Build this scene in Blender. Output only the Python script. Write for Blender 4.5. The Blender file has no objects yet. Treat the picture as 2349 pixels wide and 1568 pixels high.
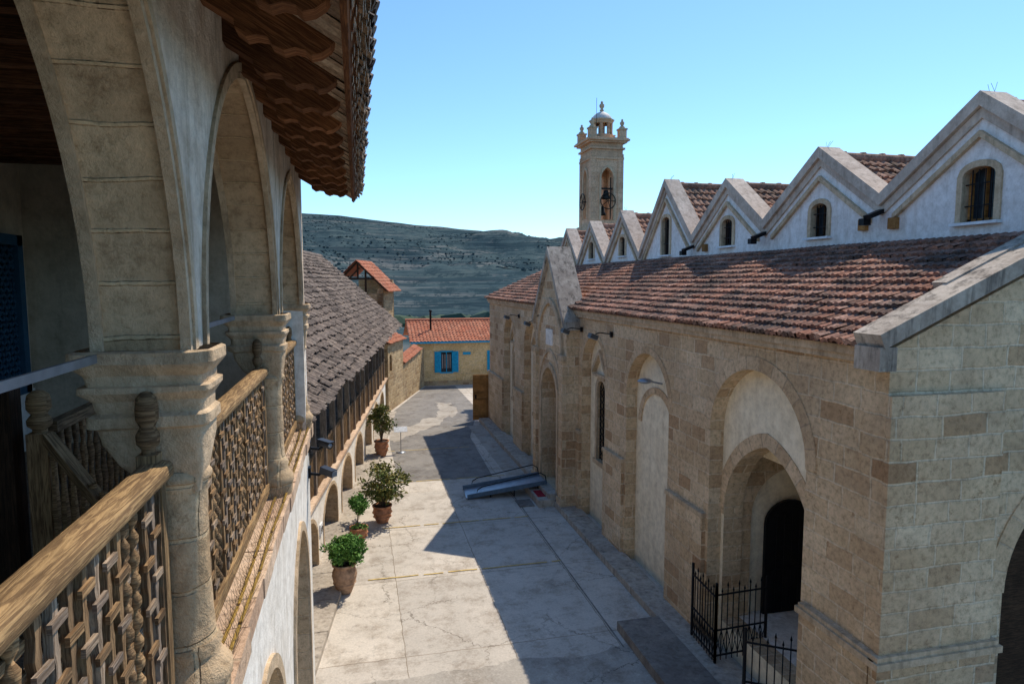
import bpy, math, random
from mathutils import Vector, Matrix, noise
random.seed(7)
R=random.random
def U_(a,b): return a+(b-a)*R()

# ------------------------------------------------------------------ mesh builder
class MB:
    def __init__(s):
        s.v=[];s.f=[];s.m=[];s.uv=[];s.r=[];s.sm=[];s.mats=[];s.cur=0
    def mat(s,m):
        if m not in s.mats: s.mats.append(m)
        s.cur=s.mats.index(m); return s
    def face(s,pts,uv=None,r=None,idx=None,sm=False):
        if idx is None:
            i=len(s.v); s.v+=[tuple(p) for p in pts]; idx=list(range(i,i+len(pts)))
        s.f.append(idx); s.m.append(s.cur); s.r.append(R() if r is None else r); s.sm.append(sm)
        if uv is None:
            P=[s.v[k] for k in idx]; n=[0,0,0]
            for k in range(len(P)):
                a=P[k];b=P[(k+1)%len(P)]
                n[0]+=(a[1]-b[1])*(a[2]+b[2]);n[1]+=(a[2]-b[2])*(a[0]+b[0]);n[2]+=(a[0]-b[0])*(a[1]+b[1])
            n=[abs(q) for q in n]
            if n[0]>=n[1] and n[0]>=n[2]*.8: uv=[(p[1],p[2]) for p in P]
            elif n[1]>=n[2]*.8: uv=[(p[0]+.13,p[2]) for p in P]
            else: uv=[(p[0],p[1]) for p in P]
        s.uv.append(uv)
    def box(s,x0,x1,y0,y1,z0,z1,r=None):
        r=R() if r is None else r
        p=[(x,y,z) for x in (x0,x1) for y in (y0,y1) for z in (z0,z1)]
        for q in ((0,1,3,2),(4,6,7,5),(0,4,5,1),(2,3,7,6),(0,2,6,4),(1,5,7,3)):
            s.face([p[k] for k in q],r=r)
    def beam(s,p,q,up,w,h,r=None,off=0):
        p=Vector(p);q=Vector(q);d=(q-p).normalized();up=Vector(up)
        sd=d.cross(up).normalized();u2=sd.cross(d).normalized()
        r=R() if r is None else r
        L=(q-p).length; o=R()*3
        c=[]
        for e in (p,q):
            for a,b in ((-.5,-.5),(.5,-.5),(.5,.5),(-.5,.5)):
                c.append(e+sd*(a*w)+u2*(b*h+off))
        for k in range(4):
            k2=(k+1)%4; ww=w if k%2==0 else h
            s.face([c[k],c[k2],c[4+k2],c[4+k]],uv=[(o,o+k*.37),(o,o+k*.37+ww),(o+L,o+k*.37+ww),(o+L,o+k*.37)],r=r)
        s.face([c[3],c[2],c[1],c[0]],r=r); s.face(c[4:8],r=r)
    def grid(s,rows,closed=True,r=None,sm=True):
        base=len(s.v);n=len(rows[0])
        for row in rows: s.v+=[tuple(p) for p in row]
        r=R() if r is None else r
        for j in range(len(rows)-1):
            for i in range(n if closed else n-1):
                i2=(i+1)%n
                s.face(None,idx=[base+j*n+i,base+j*n+i2,base+(j+1)*n+i2,base+(j+1)*n+i],r=r,sm=sm)
    def lathe(s,c,prof,n=16,r=None,sm=True,rot=0):
        rows=[[(c[0]+rr*math.cos(rot+2*math.pi*i/n),c[1]+rr*math.sin(rot+2*math.pi*i/n),c[2]+z) for i in range(n)] for rr,z in prof]
        s.grid(rows,r=r,sm=sm)
    def tube(s,pts,rad,n=8,r=None):
        pts=[Vector(p) for p in pts];rows=[]
        for i,p in enumerate(pts):
            d=(pts[min(i+1,len(pts)-1)]-pts[max(i-1,0)]).normalized()
            ref=Vector((0,0,1)) if abs(d.z)<.9 else Vector((1,0,0))
            a=d.cross(ref).normalized();b=d.cross(a)
            rr=rad[i] if isinstance(rad,(list,tuple)) else rad
            rows.append([p+a*(rr*math.cos(2*math.pi*k/n))+b*(rr*math.sin(2*math.pi*k/n)) for k in range(n)])
        s.grid(rows,r=r)
    def chevron(s,x0,x1,pts,dn,up):
        for (ya,za),(yb,zb) in zip(pts[:-1],pts[1:]):
            L=math.hypot(yb-ya,zb-za)
            for x in (x0,x1): s.face([(x,ya,za-dn),(x,yb,zb-dn),(x,yb,zb+up),(x,ya,za+up)])
            s.face([(x0,ya,za+up),(x0,yb,zb+up),(x1,yb,zb+up),(x1,ya,za+up)],uv=[(0,0),(0,L),(x1-x0,L),(x1-x0,0)])
            s.face([(x0,ya,za-dn),(x0,yb,zb-dn),(x1,yb,zb-dn),(x1,ya,za-dn)])
        for y,z in (pts[0],pts[-1]): s.face([(x0,y,z-dn),(x1,y,z-dn),(x1,y,z+up),(x0,y,z+up)])
    def make(s,name,parent=None):
        me=bpy.data.meshes.new(name); me.from_pydata(s.v,[],s.f)
        for m in s.mats: me.materials.append(m)
        me.polygons.foreach_set('material_index',s.m)
        me.polygons.foreach_set('use_smooth',s.sm)
        ul=me.uv_layers.new(name='UVMap'); flat=[]
        for u in s.uv:
            for a in u: flat+=[a[0],a[1]]
        ul.data.foreach_set('uv',flat)
        at=me.attributes.new('rnd','FLOAT','FACE'); at.data.foreach_set('value',s.r)
        me.update()
        o=bpy.data.objects.new(name,me); bpy.context.scene.collection.objects.link(o)
        if parent: o.parent=parent
        return o
def grp(name):
    o=bpy.data.objects.new(name,None); bpy.context.scene.collection.objects.link(o); return o

# ------------------------------------------------------------------ materials
def newmat(name,rough=.85):
    m=bpy.data.materials.new(name); m.use_nodes=True; nt=m.node_tree
    b=nt.nodes['Principled BSDF']; b.inputs['Roughness'].default_value=rough
    b.inputs['Specular IOR Level'].default_value=.15
    return m,nt,b
def N(nt,t,**k):
    n=nt.nodes.new(t)
    for a,v in k.items():
        if a in n.inputs: n.inputs[a].default_value=v
        else: setattr(n,a,v)
    return n
def ramp(nt,stops,src):
    r=nt.nodes.new('ShaderNodeValToRGB'); e=r.color_ramp.elements
    while len(e)<len(stops): e.new(.5)
    for k,(p,c) in enumerate(stops):
        e[k].position=p; e[k].color=(c[0],c[1],c[2],1)
    nt.links.new(src,r.inputs[0]); return r.outputs[0]
def mix(nt,a,b,fac,mode='MIX'):
    m=nt.nodes.new('ShaderNodeMix'); m.data_type='RGBA'; m.blend_type=mode
    for i,x in ((0,fac),(6,a),(7,b)):
        if hasattr(x,'is_linked') : nt.links.new(x,m.inputs[i])
        else: m.inputs[i].default_value=(x if i==0 else (x[0],x[1],x[2],1))
    return m.outputs[2]
def coords(nt,kind='Object',scale=None):
    t=nt.nodes.new('ShaderNodeTexCoord'); o=t.outputs[kind]
    if scale:
        mp=nt.nodes.new('ShaderNodeMapping'); mp.inputs['Scale'].default_value=scale
        nt.links.new(o,mp.inputs[0]); o=mp.outputs[0]
    return o
def noi(nt,vec,scale,detail=4,rough=.65,dist=0):
    n=N(nt,'ShaderNodeTexNoise',Scale=scale,Detail=min(detail,5),Roughness=rough,Distortion=dist)
    nt.links.new(vec,n.inputs['Vector']); return n.outputs[0]
def bump(nt,b,h,strength,dist=.02,prev=None):
    bp=N(nt,'ShaderNodeBump',Strength=strength,Distance=dist); nt.links.new(h,bp.inputs['Height'])
    if prev is not None: nt.links.new(prev,bp.inputs['Normal'])
    nt.links.new(bp.outputs[0],b.inputs['Normal']); return bp.outputs[0]
def stone(name,cols,mortar,bw=.45,bh=.24,ms=.012,stain=(.1,.085,.07),stainamt=.5,bs=.6,off=.5,mm=.45):
    m,nt,b=newmat(name,.92)
    uv=coords(nt,'UV'); ob=coords(nt,'Object')
    nz=N(nt,'ShaderNodeTexNoise',Scale=2.2,Detail=4); nt.links.new(ob,nz.inputs['Vector'])
    vm=N(nt,'ShaderNodeVectorMath',operation='MULTIPLY_ADD'); nt.links.new(nz.outputs['Color'],vm.inputs[0]); vm.inputs[1].default_value=(.08,.06,0); nt.links.new(uv,vm.inputs[2])
    br=N(nt,'ShaderNodeTexBrick'); br.offset=off; br.squash=1.35; br.squash_frequency=3
    for k,v in (('Scale',1.0),('Brick Width',bw),('Row Height',bh),('Mortar Size',ms),('Mortar Smooth',.5),('Bias',0.0)): br.inputs[k].default_value=v
    br.inputs['Color1'].default_value=(0,0,0,1);br.inputs['Color2'].default_value=(1,1,1,1);br.inputs['Mortar'].default_value=(.5,.5,.5,1)
    nt.links.new(vm.outputs[0],br.inputs['Vector'])
    n=len(cols); col=ramp(nt,[(k/(n-1),c) for k,c in enumerate(cols)],br.outputs['Color'])
    n1=noi(nt,ob,1.1,5,.7); f1=ramp(nt,[(.50,(0,0,0)),(.70,(1,1,1))],n1)
    f0=ramp(nt,[(.42,(.86,.82,.78)),(.62,(1.08,1.08,1.08))],noi(nt,ob,.5,3,.6))
    n2=noi(nt,ob,13,5,.78); f2=ramp(nt,[(.32,(.58,.54,.50)),(.5,(.95,.94,.92)),(.68,(1.14,1.12,1.10))],n2)
    pit=ramp(nt,[(.60,(1,1,1)),(.69,(.6,.53,.46))],noi(nt,ob,6,5,.8))
    mfac=N(nt,'ShaderNodeMath',operation='MULTIPLY'); nt.links.new(br.outputs['Fac'],mfac.inputs[0]); nt.links.new(ramp(nt,[(.35,(mm,)*3),(.6,(1,)*3)],n1),mfac.inputs[1])
    col=mix(nt,col,mortar,mfac.outputs[0])
    col=mix(nt,col,f2,1.0,'MULTIPLY'); col=mix(nt,col,f0,1.0,'MULTIPLY'); col=mix(nt,col,pit,1.0,'MULTIPLY')
    ma=N(nt,'ShaderNodeMath',operation='MULTIPLY'); nt.links.new(f1,ma.inputs[0]); ma.inputs[1].default_value=stainamt
    col=mix(nt,col,stain,ma.outputs[0])
    nt.links.new(col,b.inputs['Base Color'])
    inv=N(nt,'ShaderNodeMath',operation='SUBTRACT'); inv.inputs[0].default_value=1; nt.links.new(br.outputs['Fac'],inv.inputs[1])
    p=bump(nt,b,inv.outputs[0],bs,.02); bump(nt,b,n2,.7,.025,p)
    return m
def plaster(name,c,c2,dirt,amt=.5,scale=1.5,bs=.3):
    m,nt,b=newmat(name,.92); ob=coords(nt,'Object')
    n1=noi(nt,ob,scale,5,.68,.3); n2=noi(nt,ob,scale*6,5,.78)
    st=noi(nt,coords(nt,'Object',(3,3,.35)),2.5,5,.68)
    col=mix(nt,c,c2,ramp(nt,[(.40,(0,0,0)),(.60,(1,1,1))],n1))
    col=mix(nt,col,dirt,ramp(nt,[(.50,(0,0,0)),(.68,(amt,amt,amt))],st))
    col=mix(nt,col,dirt,ramp(nt,[(.60,(0,0,0)),(.70,(amt*.8,)*3)],noi(nt,ob,scale*2.2,5,.78)))
    col=mix(nt,col,ramp(nt,[(.30,(.74,.72,.69)),(.6,(1.05,1.05,1.05))],n2),1.0,'MULTIPLY')
    nt.links.new(col,b.inputs['Base Color']); bump(nt,b,n2,bs,.025)
    return m
def wood(name,c,c2,scale=9,rough=.85):
    m,nt,b=newmat(name,rough)
    uv=coords(nt,'UV',(1.6,26,1)); n1=noi(nt,uv,scale*.35,5,.68,1.2)
    n2=noi(nt,coords(nt,'Object'),3,3,.6)
    col=mix(nt,c,c2,ramp(nt,[(.42,(0,0,0)),(.56,(1,1,1))],n1))
    a=N(nt,'ShaderNodeAttribute'); a.attribute_name='rnd'
    col=mix(nt,col,ramp(nt,[(0,(.66,.66,.70)),(1,(1.18,1.14,1.08))],a.outputs['Fac']),1.0,'MULTIPLY')
    col=mix(nt,col,ramp(nt,[(.3,(.65,.65,.65)),(.7,(1.1,1.1,1.1))],n2),1.0,'MULTIPLY')
    nt.links.new(col,b.inputs['Base Color']); bump(nt,b,n1,.7,.01)
    return m
def tilemat(name,cols,dark,amt=.7,lich=1.6,lc=(.42,.36,.30)):
    m,nt,b=newmat(name,.92)
    a=N(nt,'ShaderNodeAttribute'); a.attribute_name='rnd'
    n=len(cols); col=ramp(nt,[(k/(n-1),c) for k,c in enumerate(cols)],a.outputs['Fac'])
    ob=coords(nt,'Object')
    col=mix(nt,col,dark,ramp(nt,[(.42,(0,0,0)),(.60,(amt,amt,amt))],noi(nt,ob,lich,5,.8)))
    n2=noi(nt,ob,22,4,.78)
    col=mix(nt,col,lc,ramp(nt,[(.56,(0,0,0)),(.66,(.45,.45,.45))],noi(nt,ob,8,5,.78)))
    col=mix(nt,col,ramp(nt,[(.32,(.45,.45,.45)),(.64,(1.15,1.15,1.15))],n2),1.0,'MULTIPLY')
    nt.links.new(col,b.inputs['Base Color']); bump(nt,b,n2,.5,.012)
    return m
def plain(name,c,rough=.6,metal=0,var=.25):
    m,nt,b=newmat(name,rough); b.inputs['Metallic'].default_value=metal
    n=noi(nt,coords(nt,'Object'),9,3,.6)
    col=mix(nt,c,ramp(nt,[(.3,(1-var,)*3),(.7,(1+var*.4,)*3)],n),1.0,'MULTIPLY')
    nt.links.new(col,b.inputs['Base Color']); return m

M_church=stone('church_sandstone',[(.50,.325,.185),(.70,.52,.325),(.63,.46,.285),(.78,.61,.41),(.65,.47,.29),(.74,.56,.37),(.67,.49,.305),(.44,.27,.15)],(.80,.65,.46),.46,.25,.017,(.34,.245,.165),.45,.7)
M_vous=stone('voussoir_stone',[(.60,.425,.26),(.75,.565,.37),(.67,.49,.315)],(.46,.35,.24),.22,.5,.012,(.3,.22,.15),.35,off=0)
M_rubble=stone('rubble_stone',[(.40,.27,.145),(.60,.45,.265),(.51,.38,.22),(.34,.235,.13)],(.54,.42,.28),.3,.17,.02,(.22,.17,.12),.4,.9)
M_house=stone('yellow_stone',[(.70,.50,.23),(.80,.61,.33),(.74,.55,.28)],(.78,.63,.42),.42,.24,.012,(.44,.33,.2),.25,.5)
M_archst=stone('arch_stone',[(.55,.395,.24),(.70,.53,.345),(.63,.465,.30),(.58,.43,.275)],(.78,.60,.38),.9,.21,.011,(.38,.265,.155),.55,.8)
M_trim=plaster('carved_stone',(.68,.515,.345),(.53,.39,.25),(.24,.175,.11),.6,2.4,.8)
M_tower=stone('tower_stone',[(.60,.385,.24),(.74,.51,.335),(.67,.45,.29)],(.52,.375,.26),.5,.28,.016,(.36,.235,.16),.4,.5)
M_cope=plaster('coping_stone',(.52,.44,.355),(.37,.305,.245),(.085,.072,.06),.9,1.6,.4)
M_cope2=plaster('gable_coping_stone',(.62,.52,.43),(.50,.405,.33),(.20,.16,.13),.55,1.6,.35)
M_cream=plaster('cream_plaster',(.93,.81,.60),(.88,.75,.54),(.62,.48,.32),.35,.9)
M_white=plaster('white_plaster',(.90,.85,.77),(.82,.76,.67),(.52,.43,.33),.45,1.3,.4)
M_gable=plaster('gable_plaster',(.86,.82,.79),(.80,.75,.71),(.54,.46,.38),.45,1.5)
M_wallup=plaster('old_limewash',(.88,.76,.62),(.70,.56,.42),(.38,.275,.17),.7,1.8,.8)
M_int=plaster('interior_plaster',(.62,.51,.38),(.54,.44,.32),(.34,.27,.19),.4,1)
M_wood=wood('weathered_wood',(.42,.27,.14),(.18,.11,.057))
M_woodr=wood('rail_wood',(.46,.305,.15),(.20,.125,.065))
M_woodg=wood('grey_wood',(.46,.355,.26),(.21,.155,.11))
M_woodd=wood('brown_eave_wood',(.30,.135,.06),(.135,.057,.026))
M_wooddk=wood('dark_wood',(.09,.05,.028),(.04,.024,.014))
M_door=wood('door_wood',(.54,.27,.09),(.34,.16,.05))
M_tile=tilemat('terracotta_tile',[(.37,.165,.105),(.52,.26,.175),(.29,.13,.085),(.58,.34,.25),(.22,.115,.08),(.45,.21,.14)],(.105,.08,.068),.88,1.2,(.48,.38,.30))
M_tileu=tilemat('upper_tile',[(.38,.19,.125),(.48,.28,.20),(.31,.16,.105)],(.12,.09,.07),.8,1.5)
M_tileo=tilemat('old_grey_tile',[(.15,.115,.095),(.34,.265,.21),(.125,.095,.08),(.40,.31,.245),(.22,.17,.14),(.30,.23,.185)],(.09,.075,.065),.7,1.8)
M_tiler=tilemat('red_tile',[(.56,.19,.105),(.64,.27,.16),(.50,.165,.095)],(.28,.14,.09),.4,1.5)
M_dark=plain('dark_void',(.02,.018,.016),.9)
M_iron=plain('black_iron',(.015,.015,.017),.45,.3)
M_steel=plain('steel',(.35,.37,.40),.4,.6)
M_blue=plain('blue_paint',(.02,.38,.64),.5)
M_bluedk=plain('dark_blue_paint',(.03,.09,.15),.5)
M_glass=plain('window_glass',(.03,.04,.05),.08)
M_pot=plain('terracotta_pot',(.52,.24,.13),.8,0,.5)
M_pot2=plain('old_pot',(.44,.28,.18),.85,0,.6)
M_soil=plain('soil',(.06,.04,.03),.95)
M_gold=plain('brass_strip',(.46,.29,.07),.5,.2)
M_signw=plain('white_board',(.78,.79,.80),.5)
M_red=plain('red_carpet',(.30,.02,.03),.9)
M_yel=plain('yellow_line',(.66,.47,.17),.9,0,.4)
M_bell=plain('bronze',(.035,.033,.028),.5,.5)
M_dome=plain('lead_dome',(.66,.62,.58),.6)
M_kerb=plaster('kerb_concrete',(.50,.44,.365),(.38,.33,.275),(.16,.14,.12),.7,1.5,.5)
M_plat=plaster('dark_concrete',(.28,.25,.215),(.19,.165,.145),(.10,.09,.08),.6,1.5,.5)

def concrete(name,c1,c2,dark,slab=True,crack=True):
    m,nt,b=newmat(name,.92); ob=coords(nt,'Object')
    n1=noi(nt,ob,.55,5,.72,.4); n2=noi(nt,ob,4,5,.82); n3=noi(nt,ob,28,3,.7)
    col=mix(nt,c1,c2,ramp(nt,[(.38,(0,0,0)),(.62,(1,1,1))],n1))
    if slab:
        br=N(nt,'ShaderNodeTexBrick'); br.offset=0
        for k,v in (('Scale',1.0),('Brick Width',1.8),('Row Height',2.85),('Mortar Size',.010),('Mortar Smooth',.3)): br.inputs[k].default_value=v
        br.inputs['Color1'].default_value=(.90,.90,.90,1);br.inputs['Color2'].default_value=(1.04,1.03,1.01,1);br.inputs['Mortar'].default_value=(.55,.51,.46,1)
        mp=N(nt,'ShaderNodeMapping'); mp.inputs['Location'].default_value=(1.1,.9,0); nt.links.new(ob,mp.inputs[0])
        dn=N(nt,'ShaderNodeTexNoise',Scale=3.0,Detail=4); nt.links.new(ob,dn.inputs['Vector'])
        vm=N(nt,'ShaderNodeVectorMath',operation='MULTIPLY_ADD'); nt.links.new(dn.outputs['Color'],vm.inputs[0]); vm.inputs[1].default_value=(.07,.07,0); nt.links.new(mp.outputs[0],vm.inputs[2])
        nt.links.new(vm.outputs[0],br.inputs['Vector'])
        col=mix(nt,col,br.outputs['Color'],1.0,'MULTIPLY')
    if crack:
        dn=N(nt,'ShaderNodeTexNoise',Scale=2.5,Detail=5,Roughness=.75); nt.links.new(ob,dn.inputs['Vector'])
        vm=N(nt,'ShaderNodeVectorMath',operation='MULTIPLY_ADD'); nt.links.new(dn.outputs['Color'],vm.inputs[0]); vm.inputs[1].default_value=(.55,.55,0); nt.links.new(ob,vm.inputs[2])
        vo=N(nt,'ShaderNodeTexVoronoi',feature='DISTANCE_TO_EDGE',Scale=.55); nt.links.new(vm.outputs[0],vo.inputs['Vector'])
        cr=ramp(nt,[(0,(.30,.28,.25)),(.007,(1,1,1))],vo.outputs['Distance'])
        msk=ramp(nt,[(.44,(0,0,0)),(.56,(1,1,1))],noi(nt,ob,.5,3,.5))
        col=mix(nt,col,cr,msk,'MULTIPLY')
    col=mix(nt,col,dark,ramp(nt,[(.54,(0,0,0)),(.66,(.6,.6,.6))],n2))
    blot=ramp(nt,[(.48,(1,1,1)),(.64,(.70,.67,.64))],noi(nt,ob,1.5,5,.8)); col=mix(nt,col,blot,1.0,'MULTIPLY')
    col=mix(nt,col,ramp(nt,[(.3,(.85,.85,.85)),(.7,(1.08,1.08,1.08))],n3),1.0,'MULTIPLY')
    nt.links.new(col,b.inputs['Base Color']); bump(nt,b,n2,.3,.02)
    return m
M_conc=concrete('courtyard_concrete',(.62,.56,.485),(.53,.48,.415),(.34,.305,.26))
M_conc2=concrete('rough_concrete',(.44,.40,.345),(.34,.31,.27),(.56,.50,.43),False)
M_asph=concrete('grey_screed',(.28,.26,.235),(.215,.20,.185),(.38,.34,.29),False)
M_light=concrete('light_patch',(.48,.43,.365),(.38,.34,.29),(.3,.27,.24),False,False)

def hillmat():  # scrub base colours are tinted bluish to paint in aerial haze
    m,nt,b=newmat('hazy_hill_scrub',1.0); b.inputs['Specular IOR Level'].default_value=0
    ob=coords(nt,'Object')
    n1=noi(nt,ob,.004,5,.75,.3); n2=noi(nt,ob,.04,5,.85)
    n3=noi(nt,coords(nt,'Object',(.0030,.0030,.045)),1.0,5,.78,1.4)
    n4=noi(nt,coords(nt,'Object',(.005,.005,.17)),1.0,4,.75,.8)
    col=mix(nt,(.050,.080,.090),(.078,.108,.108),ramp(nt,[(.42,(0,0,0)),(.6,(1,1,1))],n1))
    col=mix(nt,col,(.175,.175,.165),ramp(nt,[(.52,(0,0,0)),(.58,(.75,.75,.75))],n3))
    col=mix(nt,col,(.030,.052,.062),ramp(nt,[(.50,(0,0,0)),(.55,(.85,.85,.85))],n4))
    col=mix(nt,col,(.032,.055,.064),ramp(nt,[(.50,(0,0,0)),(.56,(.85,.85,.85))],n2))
    nt.links.new(col,b.inputs['Base Color']); bump(nt,b,n4,.7,6)
    return m
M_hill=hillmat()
def leafmat(name,cols,rough=.6):
    m,nt,b=newmat(name,rough); a=N(nt,'ShaderNodeAttribute'); a.attribute_name='rnd'
    n=len(cols); nt.links.new(ramp(nt,[(k/(n-1),c) for k,c in enumerate(cols)],a.outputs['Fac']),b.inputs['Base Color'])
    return m
M_htree=leafmat('hazy_hill_foliage',[(.032,.056,.064),(.050,.078,.080),(.038,.064,.070)],1.0)  # far tree colours include a painted bluish haze tint
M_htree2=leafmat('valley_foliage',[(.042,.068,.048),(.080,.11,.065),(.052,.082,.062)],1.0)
M_leafA=leafmat('leaf_green',[(.05,.13,.025),(.11,.24,.045),(.20,.36,.08)])
M_leafB=leafmat('leaf_olive',[(.06,.10,.03),(.14,.17,.045),(.26,.21,.06),(.11,.15,.05)])
M_bark=plain('bark',(.12,.085,.06),.9)

# ------------------------------------------------------------------ camera
th=math.radians(13.3);ph=math.radians(5.26)
r_=Vector((math.cos(th),-math.sin(th),0))
f_=Vector((math.sin(th)*math.cos(ph),math.cos(th)*math.cos(ph),-math.sin(ph)))
u_=r_.cross(f_)
cam=bpy.data.cameras.new('camera'); co=bpy.data.objects.new('camera',cam); bpy.context.scene.collection.objects.link(co)
mw=Matrix((( r_.x,u_.x,-f_.x,0),(r_.y,u_.y,-f_.y,0),(r_.z,u_.z,-f_.z,6.2),(0,0,0,1)))
co.matrix_world=mw; cam.lens=23.0; cam.sensor_width=36; cam.clip_end=12000; cam.clip_start=.05
bpy.context.scene.camera=co

# ------------------------------------------------------------------ light
sv=Vector((.54,.44,1)); el=math.atan2(1,math.hypot(.54,.44)); az=math.atan2(.54,.44)
w=bpy.data.worlds.new('World'); bpy.context.scene.world=w; w.use_nodes=True
nt=w.node_tree; sk=nt.nodes.new('ShaderNodeTexSky'); sk.sky_type='NISHITA'; sk.sun_disc=False
sk.sun_elevation=el; sk.sun_rotation=az; sk.air_density=1.0; sk.dust_density=.3; sk.ozone_density=1.3; sk.altitude=900
tint=mix(nt,sk.outputs[0],(.95,1.27,1.45),1.0,'MULTIPLY')
nt.links.new(tint,nt.nodes['Background'].inputs[0]); nt.nodes['Background'].inputs[1].default_value=.15
sl=bpy.data.lights.new('sun','SUN'); sl.energy=4.7; sl.angle=math.radians(.5); sl.color=(1,.90,.75)
so=bpy.data.objects.new('sun',sl); so.rotation_euler=sv.to_track_quat('Z','Y').to_euler(); so.location=(20,20,40); bpy.context.scene.collection.objects.link(so)
sc=bpy.context.scene; sc.view_settings.view_transform='Standard'; sc.view_settings.look='None'; sc.view_settings.exposure=0

# ------------------------------------------------------------------ helpers
def arch_h(x,w,h):
    if h>=w:
        c=(h*h-w*w)/(2*w);Rr=c+w; return math.sqrt(max(0,Rr*Rr-(abs(x)+c)**2))
    return h*math.sqrt(max(0,1-(x/w)**2))
def arch_wall(mb,fn,u0,u1,z0,ztop,ops,d0,d1,mf,mbk=None,mi=None,extra=(),NN=18,back=True,ends=True):
    if not callable(ztop):
        zt=ztop; ztop=lambda u:zt
    mbk=mbk or mf; mi=mi or mf
    bp=set([u0,u1]+list(extra))
    for o in ops:
        for i in range(NN+1): bp.add(round(o['c']-o['w']*math.cos(math.pi*i/NN),5))
    bp=sorted(b for b in bp if u0-1e-6<=b<=u1+1e-6)
    def q(pts,uv=None): mb.face([fn(*p) for p in pts],uv=uv)
    for a,b in zip(bp[:-1],bp[1:]):
        if b-a<1e-5: continue
        m=(a+b)/2; op=None
        for o in ops:
            if abs(m-o['c'])<o['w']: op=o
        za=zb_=z0
        if op:
            h=op['za']-op['zs']
            if op['zb']>z0:
                for d,mm in ((d0,mf),(d1,mbk)):
                    mb.mat(mm); q([(a,d,z0),(b,d,z0),(b,d,op['zb']),(a,d,op['zb'])])
                mb.mat(mi); q([(a,d0,op['zb']),(b,d0,op['zb']),(b,d1,op['zb']),(a,d1,op['zb'])])
            za=op['zs']+arch_h(a-op['c'],op['w'],h); zb_=op['zs']+arch_h(b-op['c'],op['w'],h)
            L=abs(d1-d0); 
            s0=math.copysign(1,a-op['c']+1e-9)*(op['za']-za+abs(a-op['c'])*.6); s1=math.copysign(1,b-op['c']-1e-9)*(op['za']-zb_+abs(b-op['c'])*.6)
            mb.mat(mi); q([(a,d0,za),(b,d0,zb_),(b,d1,zb_),(a,d1,za)],uv=[(0,s0),(0,s1),(L,s1),(L,s0)])
        mb.mat(mf); q([(a,d0,za),(b,d0,zb_),(b,d0,ztop(b)),(a,d0,ztop(a))])
        if back: mb.mat(mbk); q([(a,d1,za),(b,d1,zb_),(b,d1,ztop(b)),(a,d1,ztop(a))])
        mb.mat(mf); q([(a,d0,ztop(a)),(b,d0,ztop(b)),(b,d1,ztop(b)),(a,d1,ztop(a))])
    for o in ops:
        mb.mat(mi)
        for s in (-1,1):
            uu=o['c']+s*o['w']; L=abs(d1-d0)
            if o['zs']-o['zb']>1e-4: q([(uu,d0,o['zb']),(uu,d0,o['zs']),(uu,d1,o['zs']),(uu,d1,o['zb'])],uv=[(0,o['zb']),(0,o['zs']),(L,o['zs']),(L,o['zb'])])
    if ends:
        mb.mat(mf)
        for uu in (u0,u1): q([(uu,d0,z0),(uu,d0,ztop(uu)),(uu,d1,ztop(uu)),(uu,d1,z0)])
def arch_band(mb,fn,c,w,zs,za,wid,d0,d1,m,zb=None,NN=24):
    mb.mat(m); pts=[]
    if zb is not None: pts.append((c-w,zb))
    for i in range(NN+1):
        x=-w*math.cos(math.pi*i/NN); pts.append((c+x,zs+arch_h(x,w,za-zs)))
    if zb is not None: pts.append((c+w,zb))
    outs=[]
    for i,p in enumerate(pts):
        a=pts[max(0,i-1)];b=pts[min(len(pts)-1,i+1)]
        tx,tz=b[0]-a[0],b[1]-a[1];L=math.hypot(tx,tz) or 1
        outs.append((p[0]-tz/L*wid,p[1]+tx/L*wid))
    s=0
    for i in range(len(pts)-1):
        p,q,po,qo=pts[i],pts[i+1],outs[i],outs[i+1]; L=math.hypot(q[0]-p[0],q[1]-p[1]); s2=s+L
        mb.face([fn(p[0],d0,p[1]),fn(q[0],d0,q[1]),fn(qo[0],d0,qo[1]),fn(po[0],d0,po[1])],uv=[(s,.06),(s2,.06),(s2,.06+wid),(s,.06+wid)])
        mb.face([fn(po[0],d0,po[1]),fn(qo[0],d0,qo[1]),fn(qo[0],d1,qo[1]),fn(po[0],d1,po[1])])
        mb.face([fn(p[0],d0,p[1]),fn(q[0],d0,q[1]),fn(q[0],d1,q[1]),fn(p[0],d1,p[1])])
        s=s2
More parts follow.
